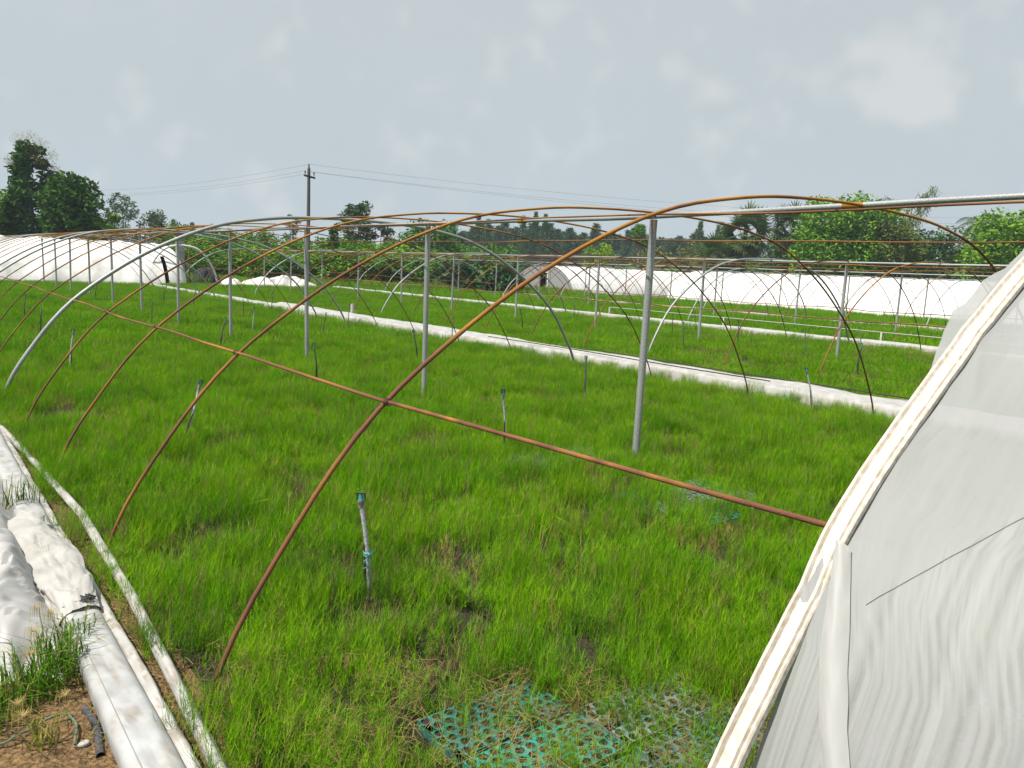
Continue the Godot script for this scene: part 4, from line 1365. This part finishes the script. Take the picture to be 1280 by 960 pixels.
func make_trees() -> void:
	var dk := Color(0.025, 0.058, 0.014)
	var md := Color(0.050, 0.122, 0.016)
	var br := Color(0.138, 0.256, 0.021)
	# teak with big leaves and cream flower heads
	var teak := thing("teak_tree", Vector3(8.43, 0, -73.3), "tall dark big-leaved tree with cream flower heads on top", "tree")
	var r := RandomNumberGenerator.new()
	r.seed = 4
	var lumps := []
	for k in 26:
		var t := k / 25.0
		var wide := lerpf(4.6, 0.8, pow(t, 1.2))
		var a := k * 2.1
		lumps.append([Vector3(cos(a) * wide * r.randf_range(0.2, 0.75), lerpf(1.6, 9.6, t), sin(a) * wide * r.randf_range(0.2, 0.75)), Vector3(1.25, 0.85, 1.25) * lerpf(1.15, 0.55, t)])
	var crown := Shape.new()
	scatter_leaves(crown, r, lumps, 7200, 0.26, dk, Color(0.056, 0.134, 0.018), 0.45)
	var trunk := Shape.new()
	trunk.tube(PackedVector3Array([Vector3.ZERO, Vector3(0.1, 4.0, 0), Vector3(0, 9.8, 0)]), PackedFloat32Array([0.22, 0.16, 0.04]), 8, one(Color(0.20, 0.17, 0.13)))
	branchy(trunk, r, Vector3(0.05, 2.4, 0), lumps.slice(0, 12), 0.16, Color(0.18, 0.15, 0.11), 0.5)
	part("trunk", trunk.mesh(M.bark), teak)
	part("crown", crown.mesh(M.leaf), teak)
	for q in [[-0.5, 10.0, 0.1, 0.75], [0.25, 10.3, 0.2, 0.7], [0.95, 9.9, 0.0, 0.6], [1.6, 9.1, 0.2, 0.55], [1.75, 8.1, 0.3, 0.5], [-1.3, 8.4, 0.2, 0.45], [0.1, 9.3, 0.6, 0.6], [0.6, 8.6, 0.7, 0.5]]:
		var fl := Shape.new()
		var tone: float = 1.0 if q[1] > 9.5 or absf(q[0]) > 1.2 else 0.0
		for k in 300:
			var dd := Vector3(r.randfn(), r.randfn(), r.randfn()).normalized()
			var p: Vector3 = Vector3(q[0], q[1], q[2]) + dd * q[3] * pow(r.randf(), 0.5)
			fl.leaf(p, Vector3(r.randfn(), r.randfn(), r.randfn()) * 0.022, Vector3(r.randfn(), r.randfn(), r.randfn()) * 0.02, Color(0.30, 0.22, 0.04).lerp(Color(0.42, 0.35, 0.24), tone))
		part("flower_head", fl.mesh(M.leaf), teak)
	plant("broadleaf_tree", "dark rounded broadleaf tree beside the tall flowering tree", "tree", Vector3(10.4, 0, -66.4), tree_mesh(21, 7.2, 5.8, 0.4, 24, 6500, 0.25, dk, Color(0.069, 0.154, 0.021), 0.4))
	plant("broadleaf_tree", "lighter green low tree left of the tall flowering tree", "tree", Vector3(4.6, 0, -70.5), tree_mesh(22, 6.0, 5.2, 0.5, 14, 3600, 0.22, md, br, 0.2))
	plant("broadleaf_tree", "pale big-leaved young tree right of the dark rounded tree", "tree", Vector3(12.1, 0, -64.0), tree_mesh(23, 4.7, 2.6, 0.3, 9, 900, 0.26, md, Color(0.163, 0.256, 0.034), 0.5))
	plant("broadleaf_tree", "open grey-green tree with airy crown standing far behind", "tree", Vector3(26.7, 0, -127.3), tree_mesh(24, 10.6, 6.0, 2.0, 20, 2300, 0.24, Color(0.062, 0.096, 0.046), Color(0.106, 0.147, 0.069), 0.3, Vector3(-0.6, 0, 0), 0.5, 0.34))
	plant("broadleaf_tree", "darker low tree to the right of the airy grey-green tree", "tree", Vector3(27.6, 0, -114.0), tree_mesh(25, 7.4, 5.2, 0.8, 14, 2200, 0.26, Color(0.037, 0.064, 0.029), Color(0.075, 0.109, 0.040), 0.2))
	plant("broadleaf_tree", "faint thin tree showing beside the utility pole", "tree", Vector3(48.1, 0, -116.7), tree_mesh(26, 9.3, 3.4, 1.5, 10, 900, 0.24, Color(0.075, 0.109, 0.057), Color(0.112, 0.154, 0.069), 0.3))
	plant("broadleaf_tree", "dark upright tree with a conical crown above the thicket", "tree", Vector3(41.1, 0, -81.0), tree_mesh(27, 8.8, 4.9, 0.6, 22, 4200, 0.22, Color(0.027, 0.058, 0.018), Color(0.062, 0.115, 0.025), 0.2, Vector3.ZERO, 1.0, 0.40))
	plant("broadleaf_tree", "dark side crown leaning out from the conical tree", "tree", Vector3(43.5, 0, -80.0), tree_mesh(28, 6.6, 3.2, 0.6, 10, 1500, 0.22, Color(0.031, 0.064, 0.023), Color(0.062, 0.109, 0.029)))
	plant("broadleaf_tree", "fresh green tree rising from the middle of the thicket", "tree", Vector3(40.7, 0, -64.5), tree_mesh(29, 5.9, 6.8, 0.4, 18, 4200, 0.20, md, Color(0.094, 0.192, 0.025)))
	plant("broadleaf_tree", "small dark tree between pole and conical tree", "tree", Vector3(27.5, 0, -58.5), tree_mesh(30, 5.1, 2.4, 0.4, 9, 1600, 0.16, dk, md))
	plant("broadleaf_tree", "small round yellow-green tree before the casuarina line", "tree", Vector3(56.7, 0, -58.2), tree_mesh(31, 4.9, 4.6, 0.5, 14, 2600, 0.17, Color(0.106, 0.192, 0.014), Color(0.200, 0.307, 0.017)))
	plant("broadleaf_tree", "slim light green tree on a thin pale trunk", "tree", Vector3(71.3, 0, -65.9), tree_mesh(32, 8.3, 2.7, 4.6, 8, 900, 0.2, md, br, 0.2, Vector3.ZERO, 0.7, 0.5, Color(0.36, 0.33, 0.28)))
	plant("broadleaf_tree", "olive spreading tree with yellowish top behind the tunnel", "tree", Vector3(89.1, 0, -71.2), tree_mesh(33, 6.8, 9.5, 0.8, 18, 3600, 0.22, Color(0.062, 0.096, 0.023), Color(0.17, 0.17, 0.05)))
	plant("broadleaf_tree", "olive tree with brownish crown beside the fan palms", "tree", Vector3(83.0, 0, -74.0), tree_mesh(34, 5.4, 7.5, 0.8, 14, 2600, 0.22, Color(0.062, 0.096, 0.023), Color(0.175, 0.192, 0.057)))
	plant("broadleaf_tree", "full bright green tree right of the fan palms", "tree", Vector3(66.5, 0, -38.4), tree_mesh(35, 9.4, 8.6, 0.6, 26, 11000, 0.22, Color(0.062, 0.166, 0.014), Color(0.188, 0.346, 0.021)))
	plant("broadleaf_tree", "wide fresh green tree between fan palms and drooping tree", "tree", Vector3(70.5, 0, -37.0), tree_mesh(36, 9.6, 8.2, 0.6, 26, 10000, 0.22, Color(0.062, 0.160, 0.014), Color(0.169, 0.320, 0.021)))
	plant("broadleaf_tree", "olive drab tree in front of the fresh green trees", "tree", Vector3(70.5, 0, -34.5), tree_mesh(37, 7.8, 6.4, 0.4, 16, 5200, 0.19, Color(0.062, 0.096, 0.023), Color(0.138, 0.166, 0.040)))
	plant("broadleaf_tree", "dark shrubby tree below the drooping tree", "tree", Vector3(84.0, 0, -41.0), tree_mesh(38, 7.8, 10.5, 0.2, 22, 7500, 0.24, dk, Color(0.069, 0.141, 0.021)))
	plant("broadleaf_tree", "low green tree between drooping tree and coconut palm", "tree", Vector3(91.0, 0, -40.0), tree_mesh(39, 8.0, 9.5, 0.2, 20, 6500, 0.24, Color(0.037, 0.083, 0.016), Color(0.088, 0.173, 0.023)))
	plant("broadleaf_tree", "bushy green tree below the coconut palm", "tree", Vector3(92.0, 0, -33.0), tree_mesh(40, 8.6, 10.0, 0.2, 20, 7000, 0.24, Color(0.050, 0.128, 0.014), Color(0.150, 0.282, 0.023)))
	plant("broadleaf_tree", "sunlit round green tree overlapping the coconut palm", "tree", Vector3(69.8, 0, -24.6), tree_mesh(41, 8.0, 8.6, 0.2, 24, 9000, 0.21, Color(0.062, 0.154, 0.014), Color(0.188, 0.333, 0.021)))
	plant("broadleaf_tree", "tall dark tree at the edge behind the sunlit round tree", "tree", Vector3(85.8, 0, -28.0), tree_mesh(42, 10.4, 6.0, 1.0, 20, 5000, 0.24, dk, md))
	plant("broadleaf_tree", "dark green tree closing the row past the sunlit round tree", "tree", Vector3(72.0, 0, -17.0), tree_mesh(43, 7.6, 9.0, 0.3, 20, 5500, 0.24, dk, Color(0.075, 0.154, 0.021)))
	plant("broadleaf_tree", "mid-green tree filling the gap behind the two tall fan palms", "tree", Vector3(84.5, 0, -54.2), tree_mesh(44, 7.4, 8.5, 0.2, 20, 5200, 0.24, Color(0.035, 0.08, 0.016), Color(0.09, 0.17, 0.024)))
	# drooping, airy tree
	var euc := thing("drooping_tree", Vector3(79.0, 0, -40.0), "airy leaning tree with drooping grey-green foliage and pale limbs", "tree")
	var et := Shape.new()
	var ec := Shape.new()
	r.seed = 90
	var bark := Color(0.34, 0.29, 0.23)
	et.tube(PackedVector3Array([Vector3(0, 0, 0), Vector3(0.5, 3.5, 0.3), Vector3(1.2, 6.5, 0.7), Vector3(2.6, 10.0, 1.4), Vector3(3.2, 11.6, 1.8)]), PackedFloat32Array([0.16, 0.13, 0.10, 0.05, 0.02]), 6, one(bark))
	for q in [[0.9, 5.0, -1.0, 9.2], [1.1, 6.2, 0.2, 10.4], [1.4, 7.2, 3.0, 9.0], [1.9, 8.5, 1.0, 10.8], [2.4, 9.5, 4.6, 10.9], [1.0, 5.6, 2.6, 7.6], [0.7, 4.2, -0.6, 7.4], [2.7, 10.2, 4.2, 11.9], [1.6, 7.8, 4.0, 9.6]]:
		var from := Vector3(q[0], q[1], q[0] * 0.55)
		var to := Vector3(q[2], q[3], q[2] * 0.5 + r.randfn(0, 0.5))
		et.tube(PackedVector3Array([from, from.lerp(to, 0.5) + Vector3(0, 0.25, 0), to]), PackedFloat32Array([0.05, 0.035, 0.012]), 4, one(bark))
		for k in 46:
			var p: Vector3 = from.lerp(to, r.randf_range(0.35, 1.08)) + Vector3(r.randfn(0, 0.35), r.randf_range(-0.2, 0.25), r.randfn(0, 0.35))
			var len := r.randf_range(0.5, 1.5)
			for e in 11:
				var pp := p + Vector3(r.randfn(0, 0.09), -len * e / 11.0, r.randfn(0, 0.09))
				ec.leaf(pp, Vector3(r.randfn(0, 0.25), -1.0, r.randfn(0, 0.25)).normalized() * 0.14, Vector3(r.randfn(), 0, r.randfn()).normalized() * 0.035, Color(0.094, 0.128, 0.040).lerp(Color(0.188, 0.218, 0.069), r.randf()))
	part("trunk", et.mesh(M.bark), euc)
	part("crown", ec.mesh(M.leaf), euc)
	# fan palms
	for q in [[Vector3(72.6, 0, -51.8), 9.4, 1.75, 1, "wide fan palm with a skirt of drooping fronds"], [Vector3(79.5, 0, -50.4), 10.2, 1.6, 2, "taller fan palm with a ragged brown skirt"], [Vector3(70.5, 0, -53.5), 6.2, 1.4, 3, "short fan palm at the foot of the wide fan palm"]]:
		fan_palm(q[0], q[1], q[2], q[3], q[4])
	feather_palm(Vector3(98.5, 0, -38.2), 11.0, 3.6, 1, "coconut palm with arching fronds above the bushy green tree")
	feather_palm(Vector3(107.0, 0, -44.0), 7.4, 2.2, 2, "small distant palm between the drooping tree and coconut palm")
	# casuarina line: three builds, many copies
	var kinds := []
	for k in 3:
		kinds.append(casuarina_mesh(200 + k))
	r.seed = 12
	var label := "dark feathery casuarina in the long distant tree line"
	for k in 150:
		var px := 545.0 + k * 2.5
		var depth := 185.0 + r.randf_range(-16.0, 16.0)
		var tx := (px - 640.0) / 965.0
		var p := Vector3(0.622 + 0.783 * tx, 0, -0.783 + 0.622 * tx) * depth
		var high := r.randf_range(9.5, 11.5) + (r.randf_range(1.0, 2.5) if r.randf() < 0.18 else 0.0)
		var made: Array = kinds[k % 3]
		plant("casuarina_tree", label, "tree", p, made, "casuarina tree line", r.randf() * TAU, Vector3(1.7, high / 10.0, 1.7))
	for q in [[645.0, 150.0, 12.0], [660.0, 152.0, 13.0], [672.0, 150.0, 12.5], [862.0, 150.0, 12.6], [884.0, 152.0, 12.2], [893.0, 156.0, 12.4], [215.0, 165.0, 9.0], [238.0, 170.0, 8.8], [252.0, 170.0, 8.0], [590.0, 150.0, 12.0], [602.0, 148.0, 11.0]]:
		var tx: float = (q[0] - 640.0) / 965.0
		var p: Vector3 = Vector3(0.622 + 0.783 * tx, 0, -0.783 + 0.622 * tx) * q[1]
		plant("casuarina_tree", "tall wispy casuarina standing in front of the distant tree line", "tree", p, kinds[int(q[0]) % 3], "lone casuarinas", r.randf() * TAU, Vector3(0.85, q[2] / 10.0, 0.85))
	# thicket of shrubs behind the bed ends
	var bushes := []
	for k in 4:
		bushes.append(tree_mesh(300 + k, 3.5, 5.2, 0.0, 20, 5200, 0.15, [Color(0.062, 0.154, 0.016), Color(0.044, 0.122, 0.016), Color(0.088, 0.179, 0.016), Color(0.044, 0.109, 0.014)][k], [Color(0.131, 0.288, 0.023), Color(0.100, 0.237, 0.023), Color(0.175, 0.320, 0.023), Color(0.106, 0.237, 0.021)][k], 0.1, Vector3.ZERO, 0.6, 0.36))
	r.seed = 14
	var names := ["mid-green leafy shrub in the overgrown thicket", "deep green leafy shrub in the overgrown thicket", "yellow-green leafy shrub in the overgrown thicket", "dark leafy shrub in the overgrown thicket"]
	for row in 3:
		for k in 13:
			var px := 215.0 + k * 31.0 + r.randf_range(-14, 14) + row * 13.0
			var depth := 58.0 + row * 9.0 + r.randf_range(-2.5, 2.5) + maxf(0.0, (px - 400.0) * 0.03)
			var tx := (px - 640.0) / 965.0
			var p := Vector3(0.622 + 0.783 * tx, 0, -0.783 + 0.622 * tx) * depth
			var b := r.randi() % 4
			var h := (0.72 + row * 0.19) * r.randf_range(0.85, 1.15)
			plant("thicket_shrub", names[b], "shrub", p, bushes[b], "thicket shrubs", r.randf() * TAU, Vector3(r.randf_range(0.9, 1.25), h, r.randf_range(0.9, 1.25)))
	# big-leaved castor plants
	var castor := []
	for k in 2:
		castor.append(tree_mesh(320 + k, 2.5, 3.0, 0.2, 10, 520, 0.26, Color(0.031, 0.096, 0.040), Color(0.075, 0.173, 0.069), 0.5, Vector3.ZERO, 0.4, 0.45, Color(0.200, 0.218, 0.103)))
	for k in 8:
		var px := 556.0 + k * 11.0 + r.randf_range(-5, 5)
		var depth := 58.0 + r.randf_range(-2.5, 3.5)
		var tx := (px - 640.0) / 965.0
		var p := Vector3(0.622 + 0.783 * tx, 0, -0.783 + 0.622 * tx) * depth
		plant("castor_plant", "broad-leaved blue-green castor plant at the edge of the beds", "plant", p, castor[k % 2], "castor plants", r.randf() * TAU, Vector3.ONE * r.randf_range(0.8, 1.1))
	# scrub between the bright tree and the far tree line
	for k in 22:
		var px := 690.0 + k * 28.0 + r.randf_range(-10, 10)
		var depth := 100.0 + r.randf_range(-3, 8)
		var tx := (px - 640.0) / 965.0
		var p := Vector3(0.622 + 0.783 * tx, 0, -0.783 + 0.622 * tx) * depth
		var b := r.randi() % 4
		plant("scrub_shrub", "low scrub bush behind the white tunnels, below the tree line", "shrub", p, bushes[b], "scrub behind the tunnels", r.randf() * TAU, Vector3(1.4, r.randf_range(1.1, 1.6) if px > 900.0 else r.randf_range(0.6, 0.85), 1.6))


func casuarina_mesh(seed_: int) -> Array:
	var r := RandomNumberGenerator.new()
	r.seed = seed_
	var s := Shape.new()
	for k in 1300:
		var t := pow(r.randf(), 0.9)
		var y := lerpf(0.6, 10.0, t)
		var reach := lerpf(1.9, 0.35, pow(t, 1.8)) * r.randf_range(0.2, 1.0)
		var a := r.randf() * TAU
		var p := Vector3(cos(a) * reach, y, sin(a) * reach)
		var d := Vector3(cos(a) * 0.6 + r.randfn(0, 0.3), r.randfn(0.5, 0.6), sin(a) * 0.6 + r.randfn(0, 0.3)).normalized()
		s.leaf(p, d * r.randf_range(0.25, 0.5), d.cross(Vector3(r.randfn(), r.randfn(), r.randfn())).normalized() * 0.07, Color(0.042, 0.08, 0.035).lerp(Color(0.09, 0.15, 0.06), r.randf()))
	var trunk := Shape.new()
	trunk.tube(PackedVector3Array([Vector3.ZERO, Vector3(0, 9.6, 0)]), PackedFloat32Array([0.14, 0.02]), 5, one(Color(0.10, 0.085, 0.07)))
	return [trunk.mesh(M.bark), s.mesh(M.leaf)]


func fan_palm(at: Vector3, high: float, size: float, seed_: int, label: String) -> void:
	var r := RandomNumberGenerator.new()
	r.seed = 500 + seed_
	var root := thing("fan_palm", at, label, "palm")
	var tr := Shape.new()
	tr.tube(PackedVector3Array([Vector3.ZERO, Vector3(0.05, high * 0.5, 0), Vector3(0, high - 1.4, 0)]), PackedFloat32Array([0.28, 0.22, 0.2]), 8, one(Color(0.10, 0.085, 0.07)))
	part("trunk", tr.mesh(M.bark), root)
	var hub := Vector3(0, high - 1.3 * size, 0)
	for k in 60:
		var a := k * 2.399
		var el := lerpf(1.35, -1.3, pow(k / 59.0, 0.9)) + r.randfn(0, 0.1)
		var dir := Vector3(cos(a) * cos(el), sin(el), sin(a) * cos(el))
		var stem := r.randf_range(0.8, 1.3) * size
		var mid := hub + dir * stem + Vector3(0, -0.1, 0)
		var fan := Shape.new()
		var dead := k > 46
		var col := Color(0.16, 0.12, 0.08) * r.randf_range(0.6, 1.1) if dead else Color(0.05, 0.085, 0.025).lerp(Color(0.12, 0.16, 0.05), r.randf())
		var side := dir.cross(Vector3.UP).normalized()
		fan.blade(hub, hub.lerp(mid, 0.5), mid, side * 0.04, col)
		var upv := side.cross(dir).normalized().rotated(dir, r.randfn(0, 0.6))
		side = dir.cross(upv)
		for q in 15:
			var b := lerpf(-1.9, 1.9, q / 14.0)
			var d := (dir * cos(b) + side * sin(b)).normalized()
			var tip := mid + d * size * r.randf_range(0.85, 1.05) + Vector3(0, -0.25 * size * absf(sin(b)) - (0.35 if dead else 0.1), 0)
			fan.blade(mid, mid.lerp(tip, 0.6) + upv * 0.05, tip, d.cross(upv).normalized() * 0.06 * size, col)
		part("frond", fan.mesh(M.leaf), root)


func feather_palm(at: Vector3, high: float, reach: float, seed_: int, label: String) -> void:
	var r := RandomNumberGenerator.new()
	r.seed = 600 + seed_
	var root := thing("coconut_palm", at, label, "palm")
	var tr := Shape.new()
	tr.tube(PackedVector3Array([Vector3.ZERO, Vector3(0.3, high * 0.5, 0), Vector3(0.2, high * 0.86, 0)]), PackedFloat32Array([0.2, 0.15, 0.13]), 8, one(Color(0.16, 0.14, 0.11)))
	part("trunk", tr.mesh(M.bark), root)
	var hub := Vector3(0.2, high * 0.86, 0)
	for k in 22:
		var a := k * 2.399
		var el := lerpf(1.3, -0.5, k / 21.0)
		var flat_dir := Vector3(cos(a), 0, sin(a))
		var fr := Shape.new()
		var prev := hub
		var col := Color(0.04, 0.075, 0.025).lerp(Color(0.10, 0.14, 0.04), r.randf())
		var e := el
		var steps := 12
		for q in steps:
			e -= 0.16
			var d := flat_dir * cos(e) + Vector3.UP * sin(e)
			var next := prev + d * reach / steps
			var side := d.cross(Vector3.UP).normalized()
			var len := reach * 0.26 * sin(PI * (q + 1.5) / (steps + 2.0))
			fr.blade(prev, prev.lerp(next, 0.5), next, side * 0.03, col)
			for sd in [-1.0, 1.0]:
				for z in 2:
					var p := prev.lerp(next, z * 0.5)
					fr.blade(p, p + (side * sd * 0.8 + d * 0.5) * len * 0.5, p + (side * sd * 0.8 + d * 0.5 + Vector3.DOWN * 0.6) * len, d * 0.05, col)
			prev = next
		part("frond", fr.mesh(M.leaf), root)


func _ready() -> void:
	rng.seed = 2024
	fine.seed = 3
	fine.frequency = 0.25
	fine.fractal_octaves = 3
	rough.seed = 8
	rough.frequency = 0.6
	rough.fractal_octaves = 2
	make_sky()
	make_materials()
	make_profile()
	make_ground()
	make_frames()
	make_cover()
	make_kerbs()
	make_covered_tunnels()
	make_trees()
	make_pole()
	make_seedlings()
	make_trays()
	make_near_left()
	make_weeds()
	make_sprinklers()
